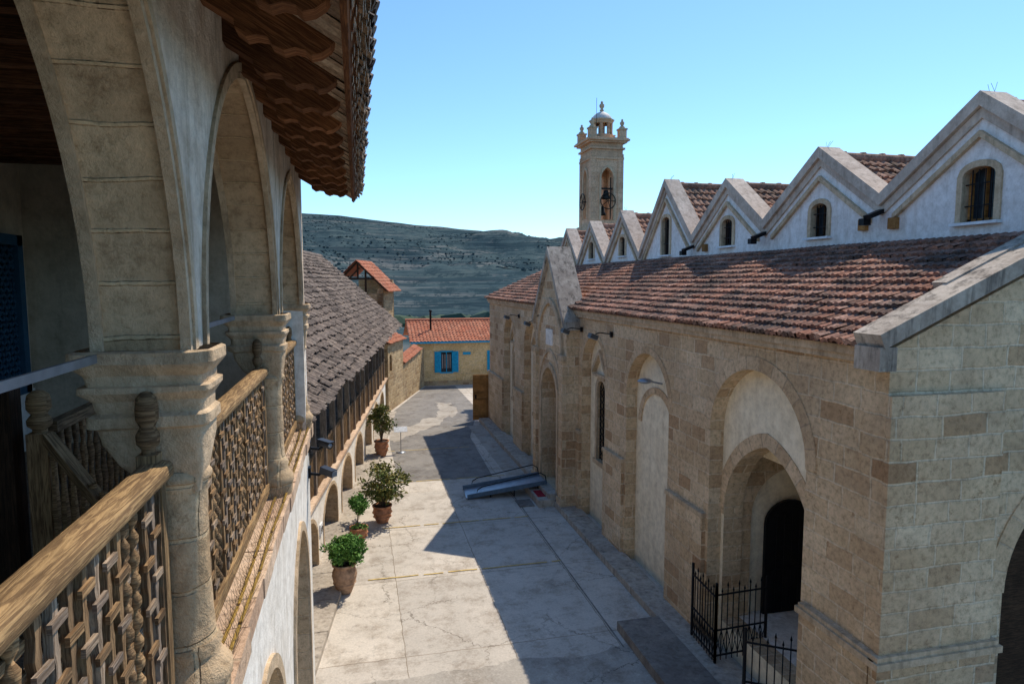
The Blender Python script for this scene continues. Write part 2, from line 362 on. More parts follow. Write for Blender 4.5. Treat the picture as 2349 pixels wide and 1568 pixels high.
def tiles(mb,P0,U,V,ulen,vlen,cw,rh,amp=.035,lift=.03,jit=.012,slab=True):
    P0=Vector(P0);U=Vector(U).normalized();V=Vector(V).normalized();Nn=U.cross(V).normalized()
    if Nn.z<0: Nn=-Nn
    nc=max(1,round(ulen/cw));cw=ulen/nc;nr=max(1,round(vlen/rh));rh=vlen/nr
    xs=[0,.15,.35,.55,.7,.85,1.0]; hs=[0,.75,1,.75,0,-.25,0]
    for j in range(nr):
        rj=random.gauss(0,jit*.6)
        for i in range(nc):
            rv=R(); dv=random.gauss(0,jit)+rj; lf=lift*U_(.75,1.3); sag=.012*noise.noise(Vector((i*cw*.6,j*rh*.6,P0.x)))
            v0=j*rh-.03+dv; v1=(j+1)*rh+.01
            B=[];T=[]; sk_=random.gauss(0,.006)
            for x,h in zip(xs,hs):
                X=U*((i+x)*cw)
                B.append(P0+X+U*sk_+V*v0+Nn*(h*amp+lf+sag)); T.append(P0+X+V*v1+Nn*(h*amp*.85+sag))
            base=len(mb.v); mb.v+=[tuple(p) for p in B+T]
            n=len(B)
            for k in range(n-1): mb.face(None,idx=[base+k,base+k+1,base+n+k+1,base+n+k],r=rv,sm=True)
            C=[p-Nn*(lf+.01) for p in B]
            for k in range(n-1): mb.face([B[k],B[k+1],C[k+1],C[k]],r=rv)
    if slab:
        a=P0-Nn*.03; mb.face([a,a+U*ulen,a+U*ulen+V*vlen,a+V*vlen])
def leaves(mb,c,rad,n,size,clumps=10):
    c=Vector(c); cl=[]
    for k in range(clumps):
        d=Vector((random.gauss(0,1),random.gauss(0,1),random.gauss(0,1))).normalized()*U_(.35,.88)
        cl.append((Vector((d.x*rad[0],d.y*rad[1],d.z*rad[2])),U_(.22,.42),U_(-.28,.28)))
    for k in range(n):
        o,sz,tone=random.choice(cl)
        d=Vector((random.gauss(0,1),random.gauss(0,1),random.gauss(0,1))).normalized()*(R()**.5)
        p=c+o+Vector((d.x*rad[0],d.y*rad[1],d.z*rad[2]))*sz
        a=Vector((random.gauss(0,1),random.gauss(0,1),random.gauss(0,.7))).normalized()
        b=a.cross(Vector((random.gauss(0,1),random.gauss(0,1),random.gauss(0,1)))).normalized()
        s=size*U_(.6,1.3); s2=s*.45
        mb.face([p-a*s,p+b*s2,p+a*s,p-b*s2],r=min(1,max(0,.5+tone+random.gauss(0,.2))))

# ------------------------------------------------------------------ ground + hills
def sst(a,b,x):
    t=min(1,max(0,(x-a)/(b-a))); return t*t*(3-2*t)
crest=[(-180,.03),(-60,.05),(-25,.09),(-8,.099),(-4.3,.0985),(-1,.0955),(4.9,.0847),(10.5,.0758),(17.6,.0615),(25,.045),(45,.03),(180,.03)]
def ce(a):
    for (a0,e0),(a1,e1) in zip(crest[:-1],crest[1:]):
        if a0<=a<=a1: return e0+(e1-e0)*(a-a0)/(a1-a0)
    return .03
def hz(r,a):
    x=r*math.sin(math.radians(a));y=r*math.cos(math.radians(a))
    z=-.05-34*sst(58,450,r)
    zc=6.2+1800*ce(a)
    if r>450:
        s=(min(r,1800)-450)/1350
        z=-34+(zc+34)*(s**1.15)
        nn=noise.fractal(Vector((x*.0022,y*.0022,.3)),1,2,5)
        z+=nn*52*min(1,(r-450)/300)*(1-sst(1500,1790,r)*.93)
        z+=noise.noise(Vector((x*.02,y*.02,2)))*5.5*(1-sst(1600,1790,r)*.7)
        if r<1780 and abs(a)<40:
            st=9.0; k=math.floor(z/st); f=z/st-k; z=(k+sst(.45,.95,f)*.65+f*.35)*st
        if r>1800: z=zc-(r-1800)*.06
    elif r>70: z+=noise.fractal(Vector((x*.01,y*.01,5)),1,2,4)*3*min(1,(r-70)/80)
    return z
azs=[]; a=-180.
while a<180: azs.append(a); a+= .35 if -14<=a<30 else 4.0
azs.append(180.)
rs=[0,20,40,58,75,95,120,150,190,240,300,370,450]+[450+13.5*k for k in range(1,100)]+[1800,1850,2100,2700,4000,7000]
rs=sorted(set(rs))
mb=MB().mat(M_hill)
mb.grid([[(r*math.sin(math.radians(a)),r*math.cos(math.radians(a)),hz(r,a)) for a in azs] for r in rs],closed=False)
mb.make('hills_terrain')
ico=[]
t=(1+5**.5)/2
for p in ((-1,t,0),(1,t,0),(-1,-t,0),(1,-t,0),(0,-1,t),(0,1,t),(0,-1,-t),(0,1,-t),(t,0,-1),(t,0,1),(-t,0,-1),(-t,0,1)): ico.append(Vector(p).normalized())
icof=[(0,11,5),(0,5,1),(0,1,7),(0,7,10),(0,10,11),(1,5,9),(5,11,4),(11,10,2),(10,7,6),(7,1,8),(3,9,4),(3,4,2),(3,2,6),(3,6,8),(3,8,9),(4,9,5),(2,4,11),(6,2,10),(8,6,7),(9,8,1)]
mb=MB()
for k in range(9500):
    a=U_(-9,24); r=U_(430,1780) if k>900 else U_(110,470)
    x=r*math.sin(math.radians(a));y=r*math.cos(math.radians(a))
    if r>470 and noise.noise(Vector((x*.006,y*.006,1)))<U_(-.15,.1): continue
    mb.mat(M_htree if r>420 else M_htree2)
    z=hz(r,a); s=U_(1.0,2.2) if r<450 else U_(.6,1.5)
    base=len(mb.v); rv=R()
    for p in ico:
        j=U_(.7,1.2); mb.v.append((x+p.x*s*j*1.8,y+p.y*s*j*1.6,z+s*.3+p.z*s*j))
    for f in icof: mb.face(None,idx=[base+i for i in f],uv=[(0,0)]*3,r=rv)
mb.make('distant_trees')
mb=MB().mat(plain('dirt_road_surface',(.24,.235,.215),.95))
def road(pts,wd):
    P=[]
    for (a0,r0),(a1,r1) in zip(pts[:-1],pts[1:]):
        for k in range(40):
            t=k/40; a=a0+(a1-a0)*t;r=r0+(r1-r0)*t
            P.append(Vector((r*math.sin(math.radians(a)),r*math.cos(math.radians(a)),hz(r,a)+1.2)))
    for i in range(len(P)-1):
        d=(P[i+1]-P[i]);s=Vector((d.y,-d.x,0)).normalized()*wd
        mb.face([P[i]-s,P[i]+s,P[i+1]+s,P[i+1]-s])
road([(8.0,860),(9.2,900),(10.2,985),(11.2,960),(13,1000)],1.8)
road([(3,900),(6,880),(8.0,860)],1.5)
road([(12,700),(15,690)],1.5)
mb.make('dirt_road')

mb=MB().mat(M_conc); mb.face([(-6,-4,0),(9,-4,0),(9,58,0),(-6,58,0)]); mb.make('courtyard_pavement')
mb=MB().mat(M_conc2)
pts=[(-1,-3)]+[(5,-3),(5,9.9)]+[(5-k*.1,9.9+.22*noise.noise(Vector((k*.1,1,0)))+.08*noise.noise(Vector((k*.6,4,0)))) for k in range(1,60)]
mb.face([(p[0],p[1],.004) for p in pts]); mb.make('rough_pavement')
mb=MB().mat(M_asph)
mb.face([(1.15,20.05,.004),(4.1,20.05,.004),(4.3,25.5,.004),(5.6,31,.004),(5.6,38.5,.004),(3.8,38.5,.004),(1.6,31.5,.004),(1.1,25,.004)]); mb.make('asphalt_pavement')
mb=MB().mat(M_light)
L1=[(1.2,25.4),(3.0,27.6),(4.6,30.5),(4.5,33.2),(3.9,33.2),(3.7,30.4),(2.2,28.4),(1.2,27)]
P=[]
for i in range(len(L1)):
    a=Vector(L1[i]);b=Vector(L1[(i+1)%len(L1)])
    for k in range(10):
        p=a.lerp(b,k/10); P.append((p.x+.3*noise.noise(Vector((p.x*2,p.y*2,0))),p.y+.7*noise.noise(Vector((p.x*2,p.y*2,7))),.008))
mb.face(P)
mb.face([(4.55,20.05,.008),(5.15,20.05,.008),(5.15,27.5,.008),(4.55,27.5,.008)]); mb.make('pavement_patch')
mb=MB().mat(M_yel)
for y,x0,x1 in ((13.45,.1,4.3),(16.3,.5,4.3),(20.05,.6,4.5),(23.9,1.0,4.0)):
    n=40
    for k in range(n):
        if R()<.1: continue
        a=x0+(x1-x0)*k/n;b=x0+(x1-x0)*(k+1)/n; yy=y+.02*noise.noise(Vector((k*.4,y,0))); mb.face([(a,yy,.012),(b,yy,.012),(b,yy+.04,.012),(a,yy+.04,.012)])
mb.make('yellow_floor_line')
mb=MB().mat(M_plat); mb.face([(4.285,9.9,.006),(4.315,9.9,.006),(4.33,20,.006),(4.30,20,.006)]); mb.make('pavement_joint')
mb=MB().mat(M_kerb)
y=6.0
while y<28.2:
    L=U_(1.1,1.8); y2=min(28.3,y+L); h=.15+U_(-.012,.012)
    mb.box(5.18+U_(-.02,.02),5.72,y,y2-.012,-.02,h); y=y2
mb.make('church_kerb')
mb=MB().mat(M_plat); mb.box(4.4,5.2,4,10.45,-.02,.17); mb.make('stone_step')
mb=MB().mat(M_kerb)
y=9.0
while y<15.2:
    L=1.2;
    x=lambda yy:-2.07+.1275*yy
    p=[(x(y),y),(x(y+L-.015),y+L-.015)]
    a=(p[0][0],p[0][1],.11);b=(p[1][0],p[1][1],.11)
    mb.face([a,b,(b[0]-.9,b[1],.11),(a[0]-.9,a[1],.11)]); mb.face([a,b,(b[0],b[1],0),(a[0],a[1],0)])
    y+=L
mb.make('arcade_kerb')

# ------------------------------------------------------------------ church
church=grp('stone_church')
fx=lambda X:(lambda u,d,z:(X+d,u,z))
mb=MB()
opsA=dict(c=8.5,w=1.2,zs=3.75,za=4.9,zb=0)
ops1=[opsA,dict(c=12.2,w=1.0,zs=3.75,za=4.75,zb=.0),dict(c=15.3,w=.82,zs=3.95,za=4.87,zb=.0),dict(c=17.95,w=.7,zs=2.9,za=3.7,zb=0),
      dict(c=21.4,w=.85,zs=3.95,za=4.87,zb=0),dict(c=24.6,w=.9,zs=3.95,za=4.87,zb=0)]
arch_wall(mb,fx(5.7),6.0,28.4,0,5.45,ops1,0,.25,M_church,M_church,M_church)
arch_band(mb,fx(5.7),8.5,1.2,3.75,4.9,.20,-.014,0,M_vous)
for c,w_,zs,za in ((12.2,1.0,3.75,4.75),(15.3,.82,3.95,4.87),(21.4,.85,3.95,4.87),(24.6,.9,3.95,4.87)):
    arch_band(mb,fx(5.7),c,w_,zs,za,.14,-.012,0,M_vous)
mb.mat(M_church)
mb.box(5.60,5.70,6.0,7.2,0,1.85)
mb.mat(M_trim); mb.box(5.57,5.71,5.9,7.25,1.85,1.93); mb.box(5.60,5.71,5.9,7.22,1.93,1.98)
for a,b in ((9.78,11.12),(13.28,14.4),(16.15,16.4),(19.45,20.5),(22.3,23.65),(25.55,28.4)):
    mb.mat(M_church); mb.box(5.63,5.70,a,b,0,2.2); mb.mat(M_trim); mb.box(5.61,5.70,a-.02,b+.02,2.2,2.28)
mb.make('side_wall',church)
mb=MB()
arch_wall(mb,fx(5.95),6.05,28.35,0,5.40,[dict(c=8.5,w=1.12,zs=2.3,za=3.72,zb=.45),dict(c=15.3,w=.28,zs=3.45,za=3.72,zb=1.66),dict(c=17.95,w=.66,zs=2.7,za=3.45,zb=.3),
    dict(c=21.4,w=.25,zs=3.3,za=3.6,zb=1.8),dict(c=24.6,w=.25,zs=3.3,za=3.6,zb=1.8)],0,.35,M_cream,M_cream,M_church)
arch_band(mb,fx(5.95),8.5,1.12,2.3,3.72,.22,-.015,0,M_vous)
arch_band(mb,fx(5.95),12.2,.72,3.2,3.9,.14,-.03,0,M_vous)
for c in (15.3,21.4,24.6):
    arch_band(mb,fx(5.95),c,.28,3.45,3.72,.12,-.04,0,M_trim,zb=1.66)
    mb.mat(M_trim); mb.box(5.88,5.95,c-.45,c+.45,1.54,1.66)
    mb.chevron(5.83,5.95,[(c-.46,3.95),(c,4.45),(c+.46,3.95)],.06,.06)
    mb.box(5.84,5.95,c-.44,c+.44,3.82,3.88)
mb.make('recess_wall',church)
mb=MB().mat(M_iron)
for c in (15.3,21.4,24.6):
    mb.mat(M_glass); mb.box(6.1,6.12,c-.28,c+.28,1.66,3.72); mb.mat(M_iron)
    for k in range(12):
        z=1.75+k*.165
        for s in (-1,1):
            mb.tube([(6.0,c+s*.13+.09*math.cos(q*math.pi/4),z+.08*math.sin(q*math.pi/4)) for q in range(9)],.012,5)
    for yy in (-.26,0,.26): mb.tube([(6.0,c+yy,1.66),(6.0,c+yy,3.7)],.012,5)
mb.mat(M_iron); mb.box(6.12,6.16,17.25,18.65,.3,3.5)
mb.make('window_grilles',church)
mb=MB().mat(M_wooddk)
mb.beam((5.40,17.24,1.65),(5.94,17.25,1.65),(0,0,1),.05,2.7); mb.mat(M_iron)
for z in (.6,1.6,2.6): mb.beam((5.42,17.20,z),(5.92,17.21,z),(0,0,1),.02,.06)
mb.make('portal_door',church)
fy=lambda Y:(lambda u,d,z:(u,Y+d,z))
mb=MB()
zt=lambda u: 5.40+.45*(u-5.55) if u<8.5 else 7.2
arch_wall(mb,fy(5.98),5.68,14.5,0,zt,[dict(c=8.45,w=1.0,zs=2.5,za=3.85,zb=.45)],0,.35,M_church,M_cream,M_church,extra=(8.5,8.501))
arch_band(mb,fy(5.98),8.45,1.0,2.5,3.85,.25,-.02,0,M_vous)
mb.mat(M_church); mb.box(5.655,7.22,5.9,5.979,1.95,4.95); mb.box(5.60,7.26,5.86,5.978,0,1.85)
mb.mat(M_trim); mb.box(5.565,7.32,5.82,5.977,1.85,1.93); mb.box(5.595,7.29,5.85,5.976,1.93,1.99)
mb.mat(M_wooddk); mb.box(7.44,9.46,6.22,6.28,.45,3.86)
mb.make('end_wall',church)
mb=MB().mat(M_cream); mb.box(6.3,8.5,9.75,9.95,.0,5.2); mb.box(8.5,8.6,6.33,9.9,0,5.2); mb.mat(M_white); mb.box(5.96,8.5,6.33,9.75,.2,.44)
mb.mat(M_church); arch_wall(mb,fy(9.66),6.3,8.5,.44,4.4,[dict(c=7.25,w=.75,zs=2.2,za=3.0,zb=.44)],0,.085,M_church,M_church,M_vous)
for k in range(10):
    x0=6.3+k*.22
    za=3.4+arch_h(x0-7.4,1.1,.9);zb=3.4+arch_h(x0+.22-7.4,1.1,.9)
    mb.mat(M_cream); mb.face([(x0,6.33,za),(x0+.22,6.33,zb),(x0+.22,9.75,zb),(x0,9.75,za)])
mb.make('porch_interior',church)
mb=MB().mat(M_iron)
P=[(6.75,.45),(7.7,.45)]+[(7.225+.475*math.cos(math.pi*k/12),2.05+.4*math.sin(math.pi*k/12)) for k in range(13)]
y=9.60
mb.face([(p[0],y,p[1]) for p in P])
for i in range(len(P)):
    a=P[i];b=P[(i+1)%len(P)]; mb.face([(a[0],y,a[1]),(b[0],y,b[1]),(b[0],9.66,b[1]),(a[0],9.66,a[1])])
for k in range(1,6): mb.tube([(6.8+k*.15,9.59,.5),(6.8+k*.15,9.59,2.2)],.01,4)
mb.box(6.8,7.7,9.575,9.59,1.2,1.26)
mb.make('porch_door',church)
SL=.45
mb=MB().mat(M_tile)
tiles(mb,(5.50,6.2,5.50),(0,1,0),(1,0,SL),22.3,3.28,.125,.235,.022,.05,.010)
mb.make('aisle_roof',church)
mb=MB().mat(M_trim); mb.box(5.58,5.72,6.05,28.4,5.36,5.46); mb.box(5.62,5.72,6.05,28.4,5.28,5.36)
mb.mat(M_cope); mb.beam((5.42,6.02,5.56),(8.55,6.02,5.56+.45*3.13),(0,0,1),.40,.17)
mb.beam((6.6,6.27,6.12),(8.5,6.27,6.12+.45*1.9),(0,0,1),.2,.16)
mb.box(5.40,5.62,5.83,6.2,5.24,5.5)
mb.make('verge_coping',church)
pk=[(7.55,8.72),(10.8,8.6),(13.95,8.5),(17.1,8.95),(20.2,8.42),(23.1,8.33),(25.9,8.28)]
vy=[5.86,9.27,12.45,15.5,18.75,21.6,24.5,27.3]; vz=[7.45,7.55,7.42,7.3,7.0,6.95,6.95,6.95]
kn=[(vy[0],vz[0])]
for i in range(7): kn+= [pk[i],(vy[i+1],vz[i+1])]
def zg(u):
    for (a,za),(b,zb) in zip(kn[:-1],kn[1:]):
        if a<=u<=b+1e-6: return za+(zb-za)*(u-a)/(b-a)
    return kn[-1][1]
wins=[]
for i,(py,pz) in enumerate(pk):
    hw=.25 if i<1 else .22
    top={0:7.80,3:8.0}.get(i,7.66); wins.append(dict(c=py,w=hw,zs=top-.12,za=top,zb=7.04 if i!=3 else 6.95))
mb=MB()
arch_wall(mb,fx(8.5),vy[0],27.3,6.3,lambda u:zg(u)-.08,wins,0,.3,M_gable,M_gable,M_trim,extra=[k[0] for k in kn],NN=8)
for o in wins:
    arch_band(mb,fx(8.5),o['c'],o['w'],o['zs'],o['za'],.09,-.03,0,M_trim,zb=o['zb'],NN=8)
mb.make('gable_wall',church)
mb=MB(); mb.mat(M_cope2); mb.chevron(8.40,8.86,kn,.10,.10)
mb.chevron(8.46,8.5,kn,.26,-.11)
mb.mat(M_trim)
for i,(py,pz) in enumerate(pk):
    o=.46 if i<4 else .36; t=.15
    P=[]
    for (ay,az_) in ((vy[i],vz[i]),(vy[i+1],vz[i+1])): P.append((ay+(py-ay)*t,az_+(pz-az_)*t-o))
    mb.chevron(8.43,8.5,[P[0],(py,pz-o),P[1]],.06,.03)
mb.make('gable_coping',church)
mb=MB()
for i,o in enumerate(wins):
    c=o['c'];mb.mat(M_glass);mb.box(8.66,8.68,c-o['w'],c+o['w'],o['zb'],o['za'])
    mb.mat(M_door if i==0 else M_wooddk)
    for s in (-1,1): mb.box(8.6,8.66,c+s*o['w']-.035,c+s*o['w']+.035,o['zb'],o['za'])
    mb.box(8.6,8.66,c-.015,c+.015,o['zb'],o['za']);mb.box(8.6,8.66,c-o['w'],c+o['w'],o['zb'],o['zb']+.05)
    mb.mat(M_iron)
    for k in range(1,5): yy=c-o['w']+2*o['w']*k/5; mb.tube([(8.54,yy,o['zb']),(8.54,yy,o['za']-.03)],.009,5)
    for zz in (.3,.7): mb.tube([(8.54,c-o['w'],o['zb']+(o['za']-o['zb'])*zz),(8.54,c+o['w'],o['zb']+(o['za']-o['zb'])*zz)],.009,5)
    mb.mat(M_signw); mb.box(8.40,8.54,c-o['w']-.12,c+o['w']+.12,o['zb']-.045,o['zb']-.005)
mb.mat(M_door)
for y,z in ((9.0,7.1),(9.65,7.12),(14.9,7.0)): mb.box(8.42,8.5,y-.08,y+.08,z-.05,z+.13)
mb.make('gable_windows',church)
mb=MB().mat(M_iron)
for i in range(1,7):
    y=vy[i];z=vz[i]-.16
    mb.beam((8.55,y,z),(8.18,y,z-.14),(0,0,1),.13,.07)
    mb.box(8.16,8.30,y+.03,y+.15,z-.26,z-.15)
mb.make('roof_spouts',church)
mb=MB().mat(M_tileu)
for i,(py,pz) in enumerate(pk):
    for ay,az_ in ((vy[i],vz[i]),(vy[i+1],vz[i+1])):
        V=Vector((0,py-ay,pz-az_)); 
        tiles(mb,(8.87,ay,az_-.10),(1,0,0),V,6.0,V.length-.02,.17,.25,.03,.045)
    mb.tube([(8.87,py,pz-.08),(14.9,py,pz-.08)],.10,8)
    for k in range(14): mb.lathe((8.95+k*.43,py,pz-.03),[(0.0,.07),(.06,.06),(.09,.0)],6)
mb.make('nave_roof',church)
mb=MB().mat(M_gable); mb.box(8.81,14.7,6.4,27.2,0,6.85)
mb.mat(M_church); mb.box(5.95,8.8,28.0,28.38,0,5.4); mb.face([(5.7,28.39,5.4),(8.8,28.39,5.4),(8.8,28.39,6.9)]); mb.box(6.31,8.5,10.0,28,0,5.3)
mb.make('nave_body',church)
mb=MB().mat(M_iron)
for py,pz in pk[:5]:
    for k in range(3):
        mb.tube([(8.6,py+U_(-.05,.05),pz+.08),(8.6+U_(-.1,.1),py-.08+.06*k,pz+.2)],.003,4)
mb.make('bird_spikes',church)
pc=17.9
mb=MB()
zp=lambda u: 7.05-abs(u-pc)*1.28
arch_wall(mb,fx(5.35),pc-1.5,pc+1.5,0,lambda u:min(zp(u),5.2),[dict(c=pc,w=.78,zs=2.9,za=3.75,zb=.3)],0,.345,M_church,M_church,M_church,extra=(pc,))
mb.mat(M_church); hw5=(7.05-5.2)/1.28
for X in (5.35,5.9): mb.face([(X,pc-hw5,5.2),(X,pc+hw5,5.2),(X,pc,7.05)])
for w_,zs,za,wd,d in ((.78,2.9,3.75,.14,-.05),(.98,3.1,4.2,.10,-.03),(1.15,4.2,5.6,.14,-.06)):
    arch_band(mb,fx(5.35),pc,w_,zs,za,wd,d,0,M_trim,zb=.3 if w_<1.1 else None)
mb.mat(M_church)
for s in (-1,1): mb.box(5.25,5.35,pc+s*1.32-.16,pc+s*1.32+.16,0,4.1)
mb.mat(M_trim)
for s in (-1,1):
    mb.box(5.21,5.35,pc+s*1.32-.2,pc+s*1.32+.2,4.1,4.25); mb.box(5.21,5.35,pc+s*1.32-.2,pc+s*1.32+.2,0,.35)
mb.mat(M_white); mb.box(5.31,5.36,pc-.3,pc+.3,4.4,4.85)
mb.mat(M_cope)
mb.chevron(5.24,5.93,[(pc-1.6,zp(pc+1.6)+.04),(pc,7.09),(pc+1.6,zp(pc+1.6)+.04)],.12,.10)
mb.make('portal_gable',church)

M_lamp=plain('lamp_housing',(.10,.09,.08),.5)
def flood(X,Y,Z):
    g=grp('flood_light')
    m=MB().mat(M_iron); m.tube([(X+.3,Y,Z+.02),(X,Y,Z+.06),(X-.1,Y,Z+.03)],.014,6); m.box(X-.02+.28,X+.3,Y-.05,Y+.05,Z-.05,Z+.08); m.make('bracket',g)
    m=MB().mat(M_lamp); m.beam((X-.16,Y-.11,Z-.02),(X-.16,Y+.11,Z-.02),(.4,0,1),.18,.10)
    m.mat(M_steel); m.beam((X-.17,Y-.09,Z-.075),(X-.17,Y+.09,Z-.075),(.4,0,1),.15,.02); m.make('head',g)
flood(5.38,14.05,4.98); flood(5.38,16.1,4.95); flood(5.38,20.0,4.9); flood(5.38,22.9,4.95)
g=grp('wall_lamp'); m=MB().mat(M_steel); m.tube([(5.95,12.0,4.15),(5.72,12.05,4.2)],.02,6)
m.lathe((5.62,12.1,4.2),[(0,-.05),(.06,-.045),(.15,-.01),(.16,.01),(.1,.05),(0,.07)],14); m.make('shade',g)

def fence(name,p,q,z0,z1,n):
    g=grp(name); m=MB().mat(M_iron); p=Vector(p);q=Vector(q)
    for i in range(n+1):
        a=p.lerp(q,i/n); top=z1+(.12 if i%2==0 else .03)
        m.tube([(a.x,a.y,z0),(a.x,a.y,top-.08),(a.x,a.y,top-.06),(a.x,a.y,top)],[.009,.009,.017,.002],5)
    m.make('bars',g); m=MB().mat(M_iron)
    for z in (z0+.08,z0+.5,z1-.08): m.beam((p.x,p.y,z),(q.x,q.y,z),(0,0,1),.025,.02)
    for i in range(n):
        a=p.lerp(q,i/n);b=p.lerp(q,(i+1)/n)
        m.tube([(a.x,a.y,z0+.08),(b.x,b.y,z0+.5)],.007,4);m.tube([(b.x,b.y,z0+.08),(a.x,a.y,z0+.5)],.007,4)
    for e in (p,q): m.beam((e.x,e.y,z0),(e.x,e.y,z1+.12),(1,0,0),.035,.035)
    m.make('rails',g)
fence('iron_railing',(5.48,9.75,0),(5.42,8.9,0),.16,1.32,9)
fence('iron_railing',(5.42,8.9,0),(6.35,8.95,0),.2,1.36,9)
fence('iron_gate',(5.1,7.62,0),(5.75,7.2,0),.2,1.35,8)

# ------------------------------------------------------------------ bell tower
tw=grp('bell_tower'); tx,ty=13.75,36.0; h=.93
mb=MB()
mb.mat(M_tower)
mb.box(tx-h-.22,tx+h+.22,ty-h-.22,ty+h+.22,-1,8.9); mb.mat(M_trim); mb.box(tx-h-.3,tx+h+.3,ty-h-.3,ty+h+.3,8.9,9.1); mb.box(tx-h-.16,tx+h+.16,ty-h-.16,ty+h+.16,9.1,9.35)
op=[dict(c=tx+.02,w=.36,zs=11.95,za=12.55,zb=9.65)]
arch_wall(mb,lambda u,d,z:(u,ty-h+d,z),tx-h,tx+h,9.35,13.9,op,0,.35,M_tower)
arch_wall(mb,lambda u,d,z:(u,ty+h-d,z),tx-h,tx+h,9.35,13.9,op,0,.35,M_tower)
op=[dict(c=ty,w=.33,zs=11.95,za=12.55,zb=9.75)]
arch_wall(mb,lambda u,d,z:(tx-h+.002+d,u,z),ty-h+.002,ty+h-.002,9.35,13.9,op,0,.35,M_tower)
arch_wall(mb,lambda u,d,z:(tx+h-.002-d,u,z),ty-h+.002,ty+h-.002,9.35,13.9,op,0,.35,M_tower)
arch_band(mb,lambda u,d,z:(u,ty-h+d,z),tx+.02,.36,11.95,12.55,.12,-.05,0,M_trim,zb=9.65)
arch_band(mb,lambda u,d,z:(tx-h+d,u,z),ty,.33,11.95,12.55,.12,-.05,0,M_trim,zb=9.75)
mb.mat(M_tower)
for sx in (-1,1):
    for sy in (-1,1):
        mb.box(tx+sx*(h-.12)-.16,tx+sx*(h-.12)+.16,ty+sy*(h-.12)-.16,ty+sy*(h-.12)+.16,9.35,13.3)
for a,z0,z1 in ((.06,13.0,13.12),(.1,13.55,13.65),(.18,13.9,14.0),(.30,14.0,14.1),(.24,14.1,14.16)): mb.box(tx-h-a,tx+h+a,ty-h-a,ty+h+a,z0,z1)
mb.make('shaft',tw)
mb=MB().mat(M_tower)
for sx in (-1,1):
    for sy in (-1,1):
        cx,cy=tx+sx*.88,ty+sy*.88
        mb.box(cx-.2,cx+.2,cy-.2,cy+.2,14.16,14.62); mb.mat(M_trim); mb.box(cx-.24,cx+.24,cy-.24,cy+.24,14.62,14.70)
        mb.lathe((cx,cy,14.7),[(.16,0),(.17,.08),(.07,.16),(.12,.26),(.13,.34),(.05,.42),(.07,.48),(.0,.55)],10); mb.mat(M_tower)
mb.lathe((tx,ty,14.16),[(.66,0),(.66,.3),(.60,.32)],8,sm=False,rot=math.pi/8)
for k in range(8):
    a=math.pi/8+k*math.pi/4; mb.lathe((tx+.54*math.cos(a),ty+.54*math.sin(a),14.45),[(.13,0),(.09,.05),(.09,.7),(.13,.75)],8)
mb.mat(M_trim); mb.lathe((tx,ty,15.2),[(.5,-.12),(.62,-.1),(.66,0),(.72,.06),(.72,.12),(.6,.14)],8,sm=False,rot=math.pi/8)
mb.mat(M_dome); mb.lathe((tx,ty,15.33),[(.60,0),(.56,.12),(.44,.27),(.28,.38),(.12,.45),(.08,.48)],16)
mb.mat(M_trim); mb.lathe((tx,ty,15.8),[(.09,0),(.13,.07),(.06,.14),(.14,.27),(.15,.36),(.06,.46),(.08,.52),(0,.6)],10)
mb.mat(M_tower); mb.lathe((tx,ty,14.4),[(.2,0),(.2,.8)],8)
mb.make('lantern',tw)
mb=MB().mat(M_bell)
mb.lathe((tx,ty-.8,10.85),[(.0,.48),(.11,.46),(.15,.34),(.18,.14),(.26,0),(.24,-.02)],14)
mb.lathe((tx-.05,ty-.3,10.0),[(.0,.48),(.11,.46),(.15,.34),(.18,.14),(.26,0),(.24,-.02)],14)
mb.beam((tx-.36,ty-.8,11.40),(tx+.4,ty-.8,11.40),(0,0,1),.08,.1)
def wheel(c,r,ax):
    P=[]
    for k in range(21):
        a=2*math.pi*k/20; P.append((c[0]+(r*math.cos(a) if ax=='y' else 0),c[1]+(r*math.cos(a) if ax=='x' else 0),c[2]+r*math.sin(a)))
    mb.tube(P,.03,5)
    for k in range(0,20,4): mb.tube([c,P[k]],.02,4)
wheel((tx+.05,ty-1.02,10.7),.44,'y'); wheel((tx-h-.25,ty-.2,10.7),.45,'x'); mb.tube([(tx-h-.25,ty-.2,10.7),(tx-h+.1,ty-.2,10.7)],.04,6)
mb.tube([(tx+.2,ty-1.0,9.7),(tx+.2,ty-1.0,12)],.035,5)
mb.tube([(tx-.5,ty-.5,14.2),(tx-.5,ty-.5,16.4)],.012,4)
mb.make('bells',tw)

# ------------------------------------------------------------------ near balcony building
nb=grp('balcony_building'); Xo=-.6; TH=.31; Xi=Xo-TH
mb=MB()
A0=dict(c=1.37,w=1.25,zs=5.95,za=7.52,zb=5.95); A1=dict(c=4.08,w=1.23,zs=5.95,za=7.37,zb=5.95); A2=dict(c=6.62,w=1.05,zs=5.95,za=7.20,zb=5.95); AM=dict(c=-1.35,w=1.25,zs=5.95,za=7.40,zb=5.95)
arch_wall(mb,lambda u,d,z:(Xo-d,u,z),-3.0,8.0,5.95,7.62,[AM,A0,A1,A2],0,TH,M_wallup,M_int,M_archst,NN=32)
for o in (A0,A1,A2):
    arch_band(mb,lambda u,d,z:(Xo-d,u,z),o['c'],o['w'],o['zs'],o['za'],.045,-.016,0,M_trim,NN=32)
    arch_band(mb,lambda u,d,z:(Xo-d,u,z),o['c'],o['w']-.035,o['zs'],o['za']-.035,.03,-.006,.03,M_trim,NN=32)
    arch_band(mb,lambda u,d,z:(Xi-d,u,z),o['c'],o['w']-.02,o['zs'],o['za']-.02,.045,-.02,.02,M_trim,NN=32)
mb.mat(M_white); mb.box(Xi,Xo+.002,7.68,8.0,0,5.96)
mb.make('arch_wall',nb)
mb=MB()
